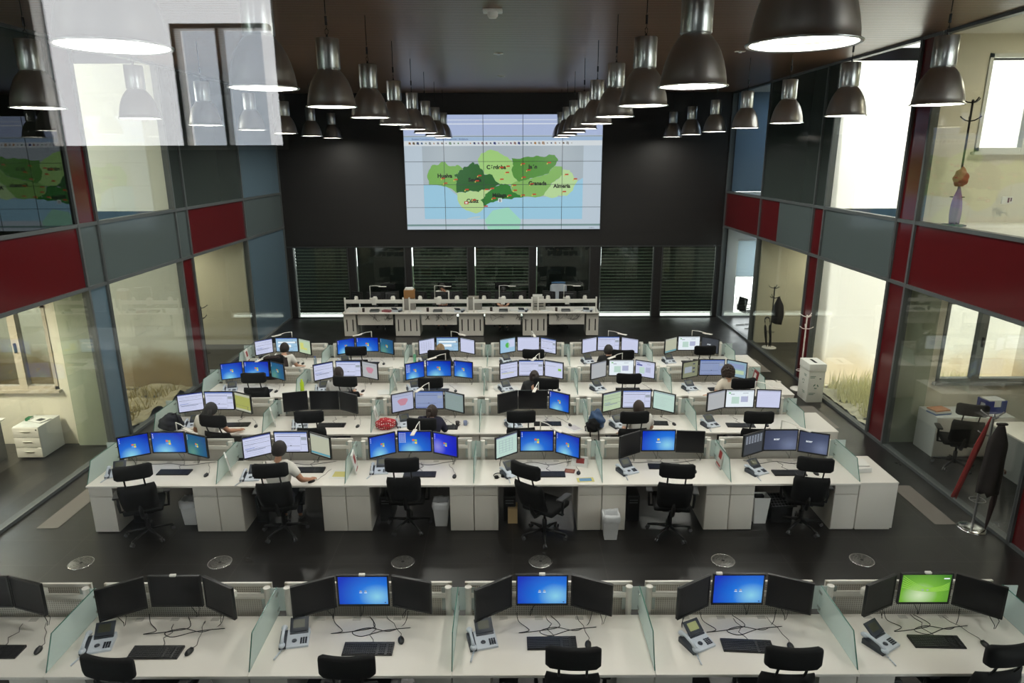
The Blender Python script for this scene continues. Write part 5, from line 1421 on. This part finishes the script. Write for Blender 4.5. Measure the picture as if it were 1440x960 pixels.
brochure('clear folder at the divider between third and fourth fourth-row desks', -.50, 12.6, .1, mat('pale_grey_folder', (176, 176, 170), .7), paper)
brochure('white pages with pink dots at left end divider of the fifth row', -5.88, 14.45, .1, paper, redp)
t = thing('calendar_card', 'white desk calendar card with red picture at the fourth second-row desk', 'calendar', (.98, 9.12, .7428), -.25)
g = MB().at((0, 0, 0), (-.5, 0, 0)); g.box(-.12, .12, 0, .003, 0, .16); g.build('card', paper, t)
g = MB().at((0, 0, 0), (-.5, 0, 0)); g.box(-.05, .07, -.002, 0, .05, .13); g.build('picture', redp, t)
g = MB().at((0, .12, 0), (.5, 0, 0)); g.box(-.12, .12, 0, .003, 0, .14); g.build('back_leaf', paper, t)
# bags
def blob_bag(name, label, cat_, loc, sx, sy, sz, m1, seed, rz=0, spots=None, straps=None):
    t = thing(name, label, cat_, loc, rz)
    r = random.Random(seed); bm = bmesh.new()
    bmesh.ops.create_icosphere(bm, subdivisions=4, radius=1)
    ph = [r.uniform(0, 6) for _ in range(6)]
    for v in bm.verts:
        d = 1 + .09 * math.sin(4 * v.co.x + ph[0]) * math.sin(5 * v.co.y + ph[1]) + .07 * math.sin(9 * v.co.z + ph[2] + 3 * v.co.x) + .04 * math.sin(13 * v.co.y + ph[3])
        z = v.co.z * d
        v.co = Vector((v.co.x * d * sx * (1 - .25 * max(0, z)), v.co.y * d * sy * (1 - .2 * max(0, z)), max(-.80, z) * sz + .80 * sz))
    MB().bm(bm, True).build('body', m1, t)
    if straps:
        s_ = MB()
        for q, pts in enumerate(straps): s_.tube(pts, .012, 6)
        s_.build('strap', black_fab, t)
    return t
def polka():
    m, nt, out = new_nodes('red_polka_dot_cloth')
    N = nt.nodes.new; L = nt.links.new
    b = N('ShaderNodeBsdfPrincipled'); b.inputs['Roughness'].default_value = .8
    tc = N('ShaderNodeTexCoord'); vo = N('ShaderNodeTexVoronoi'); vo.inputs['Scale'].default_value = 28; vo.inputs['Randomness'].default_value = .3
    L(tc.outputs['Object'], vo.inputs['Vector'])
    lt = N('ShaderNodeMath'); lt.operation = 'LESS_THAN'; lt.inputs[1].default_value = .3; L(vo.outputs['Distance'], lt.inputs[0])
    mx = N('ShaderNodeMixRGB'); mx.inputs[1].default_value = lin((168, 26, 38)); mx.inputs[2].default_value = lin((230, 210, 205))
    L(lt.outputs[0], mx.inputs[0]); L(mx.outputs[0], b.inputs['Base Color']); L(b.outputs[0], out.inputs[0]); return m
blob_bag('cloth_bag', 'red bag with white dots on the third desk of the third row', 'bag', (-2.13, 10.62, .743), .17, .13, .10, polka(), 3, .2)
blob_bag('backpack', 'blue backpack lying at the divider left of the fifth third-row desk', 'backpack', (1.42, 10.62, .743), .13, .17, .17, mat('blue_nylon', (36, 66, 104), .6), 5, .1)
blob_bag('black_bag', 'black bag with hanging straps in front of the blue backpack', 'bag', (1.34, 10.47, .743), .12, .11, .12, black_fab, 6, 0, None,
         [[(-.05, -.07, .1), (-.06, -.12, .02), (-.05, -.125, -.12), (-.03, -.125, -.2)], [(.04, -.07, .12), (.08, -.12, .03), (.09, -.125, -.15), (.05, -.125, -.24), (.02, -.12, -.1)], [(-.09, -.05, .14), (-.14, -.07, .10), (-.13, -.08, .03)]])
blob_bag('handbag', 'dark navy handbag with white handle at the left end of third row', 'handbag', (-5.73, 10.62, .743), .19, .15, .15, mat('navy_bag_cloth', (22, 24, 36), .8), 8, .2, None,
         [[(.05, -.05, .2), (.18, -.10, .16), (.22, -.15, .05)], [(0, .0, .25), (.10, -.05, .29), (.16, -.12, .16)]])
t = thing('rolled_papers', 'cream rolled papers sticking over the edge beside the navy handbag', 'papers', (-5.42, 10.50, .745), -.75)
MB().cyl((0, .18, .03), (0, -.22, .03), .022).build('roll', mat('cream_paper', (216, 208, 194), .8), t)
# brown jacket on the chair of the man in white T-shirt
t = thing('brown_jacket', 'brown jacket slung over the chair of the man in white T-shirt', 'jacket', (-4.86, 13.16, 1.0), .24)
mb_ = MB(); vs = []; fs = []
for i in range(17):
    a = PI * i / 16
    for j in range(6):
        z = .20 - .40 * j / 5; w_ = .27 + .02 * math.sin(i * 1.7 + j * .8)
        vs.append((w_ * math.cos(a), .05 - .17 * math.sin(a), z + (.06 * math.sin(a) if j == 0 else 0)))
for i in range(16):
    for j in range(5): fs.append((i * 6 + j, i * 6 + j + 1, (i + 1) * 6 + j + 1, (i + 1) * 6 + j))
mb_.add(vs, fs, True); mb_.add([(v[0] * .9, v[1] * .85, v[2]) for v in vs], [f[::-1] for f in fs], True)
mb_.build('shell', mat('dark_brown_cloth', (44, 30, 26), .85), t)
MB().tube([(-.22, .0, .22), (-.1, -.13, .27), (.1, -.13, .27), (.22, .0, .22)], .03, 8).build('collar', mat('dark_brown_cloth', (44, 30, 26), .85), t)
# bottles and cups
def bottle(label, x, y, m1, m2, h=.22, r=.034):
    t = thing('bottle', label, 'bottle', (x, y, .743))
    MB().lathe([(0, 0), (r, 0), (r, h * .35), (r * .85, h * .42), (r, h * .5), (r, h * .75), (r * .45, h * .88), (r * .45, h * .92), (0, h * .92)], n=16).build('body', m1, t)
    MB().lathe([(r * .5, h * .9), (r * .5, h), (0, h)], n=14).build('cap', m2, t)
lime = mat('lime_plastic', (186, 214, 34), .35)
bottle('lime green bottle beside the divider in the fourth row', -4.07, 12.42, lime, lime, .27, .038)
bottle('clear water bottle beside the man in white T-shirt, fifth row', -4.30, 14.15, glass_mat('clear_plastic', (200, 212, 220), .08), mat('blue_cap', (60, 90, 170), .4))
bottle('pale green bottle left of the blond person, fifth row', -2.17, 14.45, mat('pale_green_plastic', (120, 190, 150), .35), white_metal, .2)
for lab, x, y, c in (('dark cup near the navy-sweater person, third row', -.93, 10.72, (36, 30, 30)), ('small blue and white cup right of the navy-sweater person', -.80, 10.74, (130, 140, 170))):
    t = thing('cup', lab, 'cup', (x, y, .743)); MB().lathe([(0, 0), (.03, 0), (.036, .075), (.032, .075), (.027, .008), (0, .008)], n=16).build('bowl', mat('cup_%d' % c[0], c, .4), t)
    MB().tube([(.032, 0, .06), (.055, 0, .055), (.055, 0, .03), (.03, 0, .02)], .004, 6).build('handle', mat('cup_%d' % c[0], c, .4), t)
# headphones on the fourth second-row desk
t = thing('headphones', 'black headset lying by the phone on the fourth second-row desk', 'headphones', (-.20, 8.83, .7435), .4)
MB().tube([(.07 * math.cos(a), .07 * math.sin(a), .012) for a in [.5 + k * .45 for k in range(10)]], .006, 6).build('band', black_pl, t)
for sx in (-1, 1): MB().cyl((sx * .05, -.05, 0), (sx * .05, -.05, .03), .03).build('ear_cushion', black_fab, t)
# white telephone-like box on the end cabinet of the second row
t = thing('document_box', 'white flat box with papers on the end cabinet of the second row', 'box', (5.03, 8.98, .743), .1)
MB().box(-.13, .13, -.10, .10, 0, .07, .004).build('base', paper, t)
MB().at((0, 0, .07), (.12, 0, .1)).box(-.12, .11, -.1, .12, 0, .012).at((0, 0, .085), (.1, 0, -.1)).box(-.1, .12, -.05, .13, 0, .01).build('papers', mat('paper_light', (232, 230, 224), .8), t)
# task arms lying over the end cabinets
def loose_lamp(label, x, y, rz):
    t = thing('arm_lamp', label, 'desk lamp', (x, y, .743), rz)
    MB().lathe([(0, 0), (.06, 0), (.06, .012), (0, .014)], n=20).build('base', white_metal, t)
    MB().tube([(0, 0, .01), (0, 0, .17)], .007, 6).build('pole', black_pl, t)
    MB().tube([(0, 0, .17), (.16, -.02, .15), (.30, -.04, .09)], .006, 6).build('arm', black_pl, t)
    MB().box(.27, .37, -.065, -.02, .07, .09, .006).build('lamp_head', white, t)
loose_lamp('small thin lamp on the end cabinet of the fourth row', 4.95, 12.7, .2)
# adhesive cable guides: cables wandering over the front desks
def cable(label, pts, grp='loose cables on the front desks'):
    # smooth the path
    P_ = [Vector(p) for p in pts]; out = []
    for i in range(len(P_) - 1):
        p0 = P_[max(i - 1, 0)]; p1 = P_[i]; p2 = P_[i + 1]; p3 = P_[min(i + 2, len(P_) - 1)]
        for k in range(6):
            u = k / 6.0
            out.append(.5 * ((2 * p1) + (-p0 + p2) * u + (2 * p0 - 5 * p1 + 4 * p2 - p3) * u * u + (-p0 + 3 * p1 - 3 * p2 + p3) * u ** 3))
    out.append(P_[-1])
    tag(MB().tube(out, .0035, 5).build('cable', black_pl), label, 'cable', grp)
Zc_ = .7465
for s in range(1, 6):
    xs = SX + 1.8 * s + .9; r = random.Random(s * 7)
    cable('black cable curling from the left monitor of the %s front-row desk' % SEAT[s], [(xs - .32, 5.70, .84), (xs - .30, 5.66, Zc_ + .02), (xs - .2, 5.58 + r.uniform(-.03, .03), Zc_), (xs - .3, 5.52, Zc_), (xs - .05, 5.56, Zc_), (xs + .1, 5.62, Zc_), (xs + .02, 5.77, Zc_)])
    cable('black cable looping from the right monitor of the %s front-row desk' % SEAT[s], [(xs + .42, 5.70, .86), (xs + .38, 5.65, Zc_), (xs + .25, 5.55, Zc_), (xs + .05, 5.60, Zc_), (xs - .1, 5.54, Zc_), (xs + .0, 5.48, Zc_), (xs + .2, 5.56, Zc_ ), (xs + .45, 5.6, Zc_)])
for s in range(6):
    xs = SX + 1.8 * s + .9; r = random.Random(s * 17)
    cable('black cable along the back of the %s second-row desk' % SEAT[s], [(xs - .5, 9.3, Zc_), (xs - .3, 9.22 + r.uniform(-.04, .04), Zc_), (xs - .05, 9.27, Zc_), (xs + .2, 9.18 + r.uniform(-.05, .05), Zc_), (xs + .45, 9.28, Zc_), (xs + .6, 9.33, Zc_)], 'loose cables on the second row')
# ------------------------------------------------------------------ floor things
def bin_(label, x, y, rz, m1, bag, h=.36):
    t = thing('waste_bin', label, 'bin', (x, y, .001), rz)
    g = MB(); w0, w1 = .085, .115
    vs = []
    for z, w_, t_ in ((0, w0, 0), (h, w1, 0), (h, w1 - .006, 0), (.01, w0 - .006, 0)):
        vs += [(-w_, -w_ * .8, z), (w_, -w_ * .8, z), (w_, w_ * .8, z), (-w_, w_ * .8, z)]
    fs = [(0, 3, 2, 1)]
    for k in range(3):
        for i in range(4): fs.append((k * 4 + i, k * 4 + (i + 1) % 4, (k + 1) * 4 + (i + 1) % 4, (k + 1) * 4 + i))
    fs.append((12, 13, 14, 15)); g.add(vs, fs); g.build('bucket', m1, t)
    if bag:
        r = random.Random(label); vs = []; fs = []; n = 24
        for j, (z, w_) in enumerate(((h - .08, 1.0), (h - .02, 1.04), (h + .035, .98), (h + .01, .8), (h - .1, .7))):
            for i in range(n):
                a = 2 * PI * i / n; c, s = math.cos(a), math.sin(a); q = 1 / max(abs(c), abs(s))
                vs.append((.118 * w_ * c * q * .98 + r.uniform(-.005, .005), .097 * w_ * s * q + r.uniform(-.005, .005), z + r.uniform(-.014, .014)))
        for j in range(4):
            for i in range(n): fs.append((j * n + i, j * n + (i + 1) % n, (j + 1) * n + (i + 1) % n, (j + 1) * n + i))
        MB().add(vs, fs, True).build('bin_liner', mat('plastic_liner', (206, 208, 210), .4), t)
bw_ = mat('grey_bin_plastic', (196, 196, 196), .5)
bin_('grey waste bin with plastic liner standing out in front of the fourth desk', 1.36, 8.42, 0, bw_, True)
bin_('waste bin with liner under the third desk, second row', -1.03, 8.80, 0, bw_, True)
bin_('waste bin beside the cabinets left of the man in white', -4.68, 8.86, 0, bw_, True)
bin_('tall white bin under the rightmost desk of the second row', 3.58, 8.84, 0, mat('white_bin_plastic', (214, 214, 210), .5), False, .42)
t = thing('laptop_stand', 'black grid footrest leaning beside the white bin, second row right', 'footrest', (3.90, 8.90, .30), .1)
g = MB().at((0, 0, 0), (.35, 0, 0)); g.box(-.19, .19, -.14, .14, 0, .02, .004); g.build('board', black_pl, t)
g = MB().at((0, 0, 0), (.35, 0, 0))
for i in range(8): g.box(-.17 + i * .048, -.165 + i * .048, -.13, .13, .02, .024)
for j in range(6): g.box(-.18, .18, -.12 + j * .048, -.115 + j * .048, .02, .024)
g.build('grid', mat('grid_grey', (110, 110, 112), .5), t)
MB().box(-.15, .15, .02, .08, -.30, -.02).box(-.15, .15, -.1, -.06, -.30, -.06).build('support', black_pl, t)
# pc towers under desks
def pc_mesh():
    t = thing('computer_tower', '', 'computer')
    MB().box(-.09, .09, -.2, .2, .0, .40, .006).build('case', mat('pc_dark_case', (34, 34, 36), .4), t)
    MB().box(-.08, .08, -.206, -.2, .02, .38, .004).build('front', black_pl, t)
    MB().box(-.06, .06, -.209, -.206, .33, .345).box(-.06, .06, -.209, -.206, .29, .305).build('drive_slots', mat('pc_silver', (130, 132, 134), .3, .6), t)
    return t
pc = pc_mesh()
for r in (0, 1):
    for s in range(6):
        place(pc, (SX + 1.8 * s + .50, FR[r] + .50, .001), 0, 'dark computer tower under the %s desk of the %s' % (SEAT[s], ROWN[r]), 'computer towers')
for s in (3,):
    t = thing('yellow_box', 'small tan carton under the fourth desk of the second row', 'box', (.0, 8.86, .001))
    MB().box(-.07, .07, -.06, .06, 0, .24).build('carton', mat('tan_carton', (196, 168, 120), .8), t)
    MB().at((0, 0, .24), (.5, 0, 0)).box(-.07, .07, 0, .07, 0, .004).build('flap', mat('tan_carton', (196, 168, 120), .8), t)

# recycling box
def recycle_box():
    t = thing('recycling_box', 'tall white cardboard recycling box with slotted lid by the right wall', 'recycling box', (6.52, 14.0, 0), 0)
    cb = mat('white_cardboard', (214, 214, 204), .7)
    W_, D_ = .17, .24
    g = MB()
    g.box(-W_, W_, -D_, D_, 0, .74, .002); g.build('carton', cb, t)
    MB().box(-W_ - .012, W_ + .012, -D_ - .012, D_ + .012, .70, .86, .003).build('lid', mat('white_cardboard_lid', (224, 224, 216), .7), t)
    MB().box(-.03, .03, -.14, .14, .8595, .8615).box(.06, .10, -D_ - .0005, -D_ + .01, .52, .54).build('slots', slot_dark, t)
    gm = mat('recycling_green', (52, 104, 84), .7)
    a_ = MB()
    for k in range(3):
        a = 2 * PI * k / 3 + PI / 2
        pts = []
        for q in range(6):
            b2 = a + .3 + q * .25; pts.append((.045 * math.cos(b2), .045 * math.sin(b2)))
        for q in range(5):
            (x0, z0), (x1, z1) = pts[q], pts[q + 1]; s_ = .010
            nx, nz = math.cos(a + .3 + q * .25), math.sin(a + .3 + q * .25)
            a_.add([(-W_ - .001, x0 - nx * s_, .42 + z0 - nz * s_), (-W_ - .001, x0 + nx * s_, .42 + z0 + nz * s_), (-W_ - .001, x1 + nx * s_, .42 + z1 + nz * s_), (-W_ - .001, x1 - nx * s_, .42 + z1 - nz * s_)], [(0, 1, 2, 3)])
            a_.add([(x0 - nx * s_, -D_ - .001, .36 + z0 - nz * s_), (x0 + nx * s_, -D_ - .001, .36 + z0 + nz * s_), (x1 + nx * s_, -D_ - .001, .36 + z1 + nz * s_), (x1 - nx * s_, -D_ - .001, .36 + z1 - nz * s_)], [(0, 1, 2, 3)])
    for z, w_ in ((.58, .12), (.55, .10), (.20, .14), (.17, .11)):
        a_.box(-.14, -.14 + w_, -D_ - .0015, -D_ - .0008, z, z + .012)
        a_.box(-W_ - .0015, -W_ - .0008, -.12, -.12 + w_, z, z + .012)
    a_.build('printed_marks', gm, t)
recycle_box()

# coat stands
def coat_stand(label, x, y, z, pole_m, base_m, rz=0, tall=1.72):
    t = thing('coat_stand', label, 'coat stand', (x, y, z), rz)
    MB().lathe([(0, .03), (.03, .035), (.16, .022), (.19, .012), (.19, 0)], n=32).build('base', base_m, t)
    MB().cyl((0, 0, .02), (0, 0, tall), .016).lathe([(.0, tall + .02), (.02, tall + .01), (.02, tall - .02)], n=12).build('pole', pole_m, t)
    for zz, q in ((tall - .03, .2), (tall - .30, .9)):
        for k in range(3):
            a = 2 * PI * k / 3 + q; c, s = math.cos(a), math.sin(a)
            MB().tube([(0, 0, zz), (.07 * c, .07 * s, zz + .01), (.14 * c, .14 * s, zz + .05), (.16 * c, .16 * s, zz + .07)], [.011, .010, .009, .011], 6).build('hook', pole_m, t)
    MB().tube([(.10 * math.cos(a), .10 * math.sin(a), .45) for a in [2 * PI * k / 16 for k in range(17)]], .006, 6).tube([(0, 0, .45), (.1, 0, .45)], .006).tube([(0, 0, .45), (-.1, 0, .45)], .006).build('umbrella_ring', pole_m, t)
    return t
grey_mtl = mat('satin_grey_metal', (150, 150, 150), .35, .6); dark_mtl = mat('dark_metal', (38, 36, 36), .4, .4)
coat_stand('coat stand with steel disc base before the right office glass, coat on it', 6.56, 8.62, .001, grey_mtl, mat('polished_steel_disc', (200, 200, 200), .15, 1.0))
coat_stand('empty white coat stand behind the recycling box', 6.55, 14.62, .001, white_metal, white_metal, .4)
coat_stand('dark coat stand in the beige room at lower right', 7.14, 18.1, .001, dark_mtl, white_metal, .7, 1.7)
coat_stand('thin dark coat stand in the beige room at lower left', -7.62, 16.2, .001, dark_mtl, dark_mtl, .3, 1.62)
def garment(name, label, x, y, ztop, length, w_, m1, seed, lean=(0, 0), cat_='coat', collar=None):
    t = thing(name, label, cat_, (x, y, ztop))
    r = random.Random(seed); vs = []; fs = []; n = 20; rows = 14
    ph = [r.uniform(0, 6) for _ in range(4)]
    for j in range(rows + 1):
        f = j / rows
        ww = w_ * (.22 + .78 * min(1, f * 3.2)) * (1 + .10 * math.sin(f * 5 + ph[2])) * (1 - .25 * max(0, f - .75) * 2)
        for i in range(n):
            a = 2 * PI * i / n
            q = 1 + (.16 * math.sin(5 * a + ph[0] + f * 2) + .08 * math.sin(9 * a + ph[1])) * min(1, f * 2)
            vs.append((ww * math.cos(a) * q + lean[0] * f, ww * .55 * math.sin(a) * q + lean[1] * f, -length * f + r.uniform(-.008, .008) * (j == rows) * 4))
    for j in range(rows):
        for i in range(n): fs.append((j * n + i, j * n + (i + 1) % n, (j + 1) * n + (i + 1) % n, (j + 1) * n + i))
    fs.append(tuple(range(n))); fs.append(tuple(range(rows * n, rows * n + n))[::-1])
    MB().add(vs, fs, True).build('cloth', m1, t)
    if collar: MB().tube([(-.05, .02, -.02), (-.03, -.05, .0), (.03, -.05, .0), (.05, .02, -.02)], .018, 8).build('collar', collar, t)
    return t
garment('coat', 'long dark brown coat hanging on the steel-based coat stand', 6.60, 8.50, 1.66, 1.05, .15, mat('dark_brown_wool', (40, 34, 32), .9), 4, (-.02, 0), 'coat', mat('dark_brown_wool', (40, 34, 32), .9))
garment('scarf', 'dull red scarf hanging down beside the dark brown coat', 6.50, 8.58, 1.72, 1.25, .045, mat('dull_red_wool', (126, 42, 38), .9), 9, (-.24, .1), 'scarf')
garment('dark_coat', 'dark coat on the coat stand in the beige room', 7.26, 18.05, 1.45, .75, .13, mat('charcoal_cloth', (44, 42, 42), .9), 12, (.02, 0), 'coat')
def umbrella(label, x, y, z, m1, hm, rz, tilt, L_=.85):
    t = thing('umbrella', label, 'umbrella', (x, y, z), rz)
    T_ = (0, tilt, 0)
    g = MB().at((0, 0, 0), T_); g.lathe([(0, 0), (.008, .02), (.022, .12), (.038, .42), (.030, .60), (.014, .64)], n=12); g.build('furled_canopy', m1, t)
    g = MB().at((0, 0, 0), T_); g.cyl((0, 0, .6), (0, 0, L_ - .08), .006)
    g.tube([(0, 0, L_ - .08), (0, 0, L_), (.02, 0, L_ + .045), (.055, 0, L_ + .06), (.09, 0, L_ + .04), (.10, 0, L_)], .014, 8); g.build('handle', hm, t)
umbrella('furled dark umbrella with curved wooden handle in the steel-based stand', 6.69, 8.54, .02, mat('dark_red_umbrella', (44, 28, 28), .8), mat('brown_wood_handle', (120, 72, 40), .4), .4, .12)
umbrella('furled black umbrella at the coat stand in the beige room', 7.17, 18.05, .02, blackc, black_pl, 2.6, .12, .8)
umbrella('second furled umbrella leaning left in the beige room stand', 7.07, 18.1, .02, mat('charcoal_cloth', (44, 42, 42), .9), black_pl, .2, -.16, .8)

# ------------------------------------------------------------------ right office (lower)
whc = mat('office_cabinet_white', (206, 208, 204), .5)
t = thing('office_cabinet', 'low white cabinet under the window of the lower right office', 'cabinet', (7.95, 11.28, 0))
MB().box(-.55, .8, -.28, .28, .0, .74, .004).build('body', whc, t)
MB().box(-.54, .12, -.285, -.28, .02, .72).box(.14, .79, -.285, -.28, .02, .72).build('doors', white, t)
t = thing('return_desk', 'white desk beside the glass in the lower right office', 'desk', (8.75, 9.6, 0))
MB().box(-.62, .9, -.85, 1.2, .712, .742, .003).build('tabletop', white, t)
for x in (-.56, .84):
    MB().box(x - .03, x + .03, -.8, 1.15, 0, .71).build('side_panel', mat('office_desk_grey', (150, 152, 150), .6), t)
place(chp, (7.55, 10.62, .001), math.radians(-20), 'black office chair behind the glass of the lower right office', 'office chairs behind glass')
t = thing('crate', 'blue plastic crate with papers on the low office cabinet', 'crate', (8.52, 11.30, .743), .1)
bl_ = mat('blue_plastic', (34, 46, 130), .5)
g = MB(); g.box(-.17, .17, -.13, .13, 0, .01)
for sx in (-1, 1):
    g.box(sx * .17 - .006, sx * .17 + .006, -.13, .13, 0, .09).box(sx * .17 - .006, sx * .17 + .006, -.13, .13, .17, .23).box(sx * .17 - .006, sx * .17 + .006, -.13, -.06, .09, .17).box(sx * .17 - .006, sx * .17 + .006, .06, .13, .09, .17)
for sy in (-1, 1): g.box(-.17, .17, sy * .13 - .006, sy * .13 + .006, 0, .12).box(-.17, -.07, sy * .13 - .006, sy * .13 + .006, .12, .23).box(.07, .17, sy * .13 - .006, sy * .13 + .006, .12, .23)
g.build('basket', bl_, t); MB().box(-.15, .15, -.11, .11, .012, .24).build('papers', paper, t)
t = thing('file_stack', 'stack of orange and blue files on the low office cabinet', 'files', (7.55, 11.22, .743), .2)
MB().box(-.16, .16, -.11, .11, 0, .025).build('blue_file', mat('blue_file', (80, 110, 160), .6), t)
MB().box(-.15, .16, -.11, .10, .026, .06).build('white_file', paper, t)
MB().box(-.16, .14, -.10, .11, .061, .085).build('orange_file', mat('orange_file', (190, 130, 90), .6), t)
o = monitor('off', 'wide', 9.05, 10.4, 1.02, -60, 'black monitor on the desk in the lower right office', None, 'wide')
MB().cyl((0, .06, -.15), (0, .06, -.27), .02).box(-.1, .1, -.02, .14, -.278, -.27).build('stand', black_pl, o)
place(kbp, (8.55, 9.75, .743), math.radians(-70), 'black keyboard on the office desk behind the coat stand', 'office keyboards')
place(msp, (8.50, 9.35, .743), 0, 'black mouse on the office desk behind the coat stand', 'office mice')
t = thing('desk_tray', 'dark letter tray full of papers on the office desk', 'tray', (8.75, 10.05, .743), -.4)
MB().box(-.2, .2, -.14, .14, 0, .01).box(-.2, -.19, -.14, .14, 0, .06).box(.19, .2, -.14, .14, 0, .06).box(-.2, .2, -.14, -.13, 0, .06).box(-.2, .2, .13, .14, 0, .06).build('tray', mat('dark_tray', (60, 62, 64), .5), t)
MB().at((0, 0, .012), (0, 0, .1)).box(-.15, .15, -.1, .1, 0, .03).at((0, 0, .045), (0, .1, -.3)).box(-.14, .14, -.1, .1, 0, .01).build('papers', paper, t)
# upper right room: stand with red bag
coat_stand('coat stand in the upper right office carrying a red bag', 7.10, 11.0, H2, dark_mtl, dark_mtl, .2, 1.9)
blob_bag('shoulder_bag', 'red and brown bag hanging on the coat stand in the upper right office', 'bag', (7.06, 10.92, H2 + .62), .12, .09, .16, mat('red_brown_leather', (150, 62, 38), .6), 15, .3)
garment('lilac_scarf', 'lilac cloth hanging under the red bag in the upper right office', 7.06, 10.92, H2 + .62, .58, .075, mat('lilac_cloth', (150, 120, 160), .9), 21, (0, 0), 'scarf')
t = thing('wall_socket', 'white wall socket plate with dark switches in the upper right office', 'socket', (8.33, 11.58, H2 + .36))
MB().box(-.09, .09, 0, .02, -.06, .06, .004).build('plate', white_metal, t); MB().box(0, .03, -.004, 0, -.04, .04).box(.045, .07, -.004, 0, -.02, .04).build('switches', mat('switch_red_dark', (110, 50, 50), .5), t)

# ------------------------------------------------------------------ left office (lower)
t = thing('drawer_unit', 'white three-drawer unit in the lower left office', 'drawers', (-8.78, 11.05, 0))
MB().box(0, .46, .02, .60, .02, .60, .004).build('body', whc, t)
for k in range(3):
    d = MB().box(.005, .455, 0, .018, .03 + k * .19, .21 + k * .19, .003).build('drawer', white, t)
    MB().box(.15, .31, -.014, -.001, .135 + k * .19, .15 + k * .19, .003).build('handle', white_metal, d)
MB().cyl((.42, .0, .55), (.42, -.004, .55), .012).build('lock', chrome, t)
t = thing('magazine', 'white magazine with a dark picture on the drawer unit', 'magazine', (-8.50, 11.38, .602), -.35)
MB().box(-.15, .15, -.11, .11, 0, .02).build('pages', paper, t); MB().box(-.03, .10, -.06, .05, .02, .0215).build('cover_picture', mat('dark_print', (50, 52, 54), .6), t)
t = thing('green_folder', 'green folder under the magazine on the drawer unit', 'folder', (-8.70, 11.40, .602), .1)
MB().box(-.04, .04, -.06, .06, 0, .05).build('cover', mat('green_folder_card', (40, 110, 70), .6), t); MB().box(-.035, .045, -.055, .055, .005, .045).build('pages', paper, t)
t = thing('office_desk', 'white desk at the left edge, lower left office', 'desk', (-9.35, 10.6, 0))
MB().box(-.9, .42, -.55, .55, .712, .742, .003).build('tabletop', white, t)
MB().box(.30, .36, -.5, .5, 0, .71).build('side_panel', mat('dark_panel', (60, 62, 64), .6), t); MB().box(-.86, -.80, -.5, .5, 0, .71).build('side_panel', mat('dark_panel', (60, 62, 64), .6), t)
place(chp, (-9.25, 9.75, .001), .2, 'black office chair at the desk in the lower left office', 'office chairs behind glass')
# lounge: cantilever chair by the window
t = thing('cantilever_chair', 'black cantilever chair in the bright lounge behind right glass', 'chair', (7.35, 20.5, .001), math.radians(-75))
for sx in (-.24, .24):
    MB().tube([(sx, -.25, .015), (sx, .25, .015), (sx, .27, .06), (sx, .26, .43), (sx, .20, .46), (sx, -.22, .46), (sx, -.26, .55), (sx, -.32, .90)], .012, 8).build('frame_side', chrome, t)
    MB().tube([(sx, -.25, .64), (sx, 0, .67), (sx, .2, .66), (sx, .25, .60), (sx, .26, .44)], .013, 8).build('armrest', black_pl, t)
MB().box(-.22, .22, -.2, .24, .45, .49, .015).build('seat', black_fab, t); MB().at((0, -.28, .52), (-.16, 0, 0)).box(-.22, .22, -.02, .02, 0, .42, .015).build('backrest', black_fab, t)
# rods of the left wall glazing seen on the photo: wall chair in the blue-grey room
t = thing('visitor_chair', 'dark visitor chair behind the blue-grey glass at far left', 'chair', (-7.9, 20.2, .001), 1.0)
for sx in (-1, 1):
    for sy in (-1, 1): MB().cyl((sx * .2, sy * .2, 0), (sx * .2, sy * .2, .44), .012).build('leg', black_pl, t)
MB().box(-.23, .23, -.22, .22, .44, .48, .015).build('seat', black_fab, t); MB().box(-.23, .23, -.24, -.20, .5, .9, .015).build('backrest', black_fab, t)
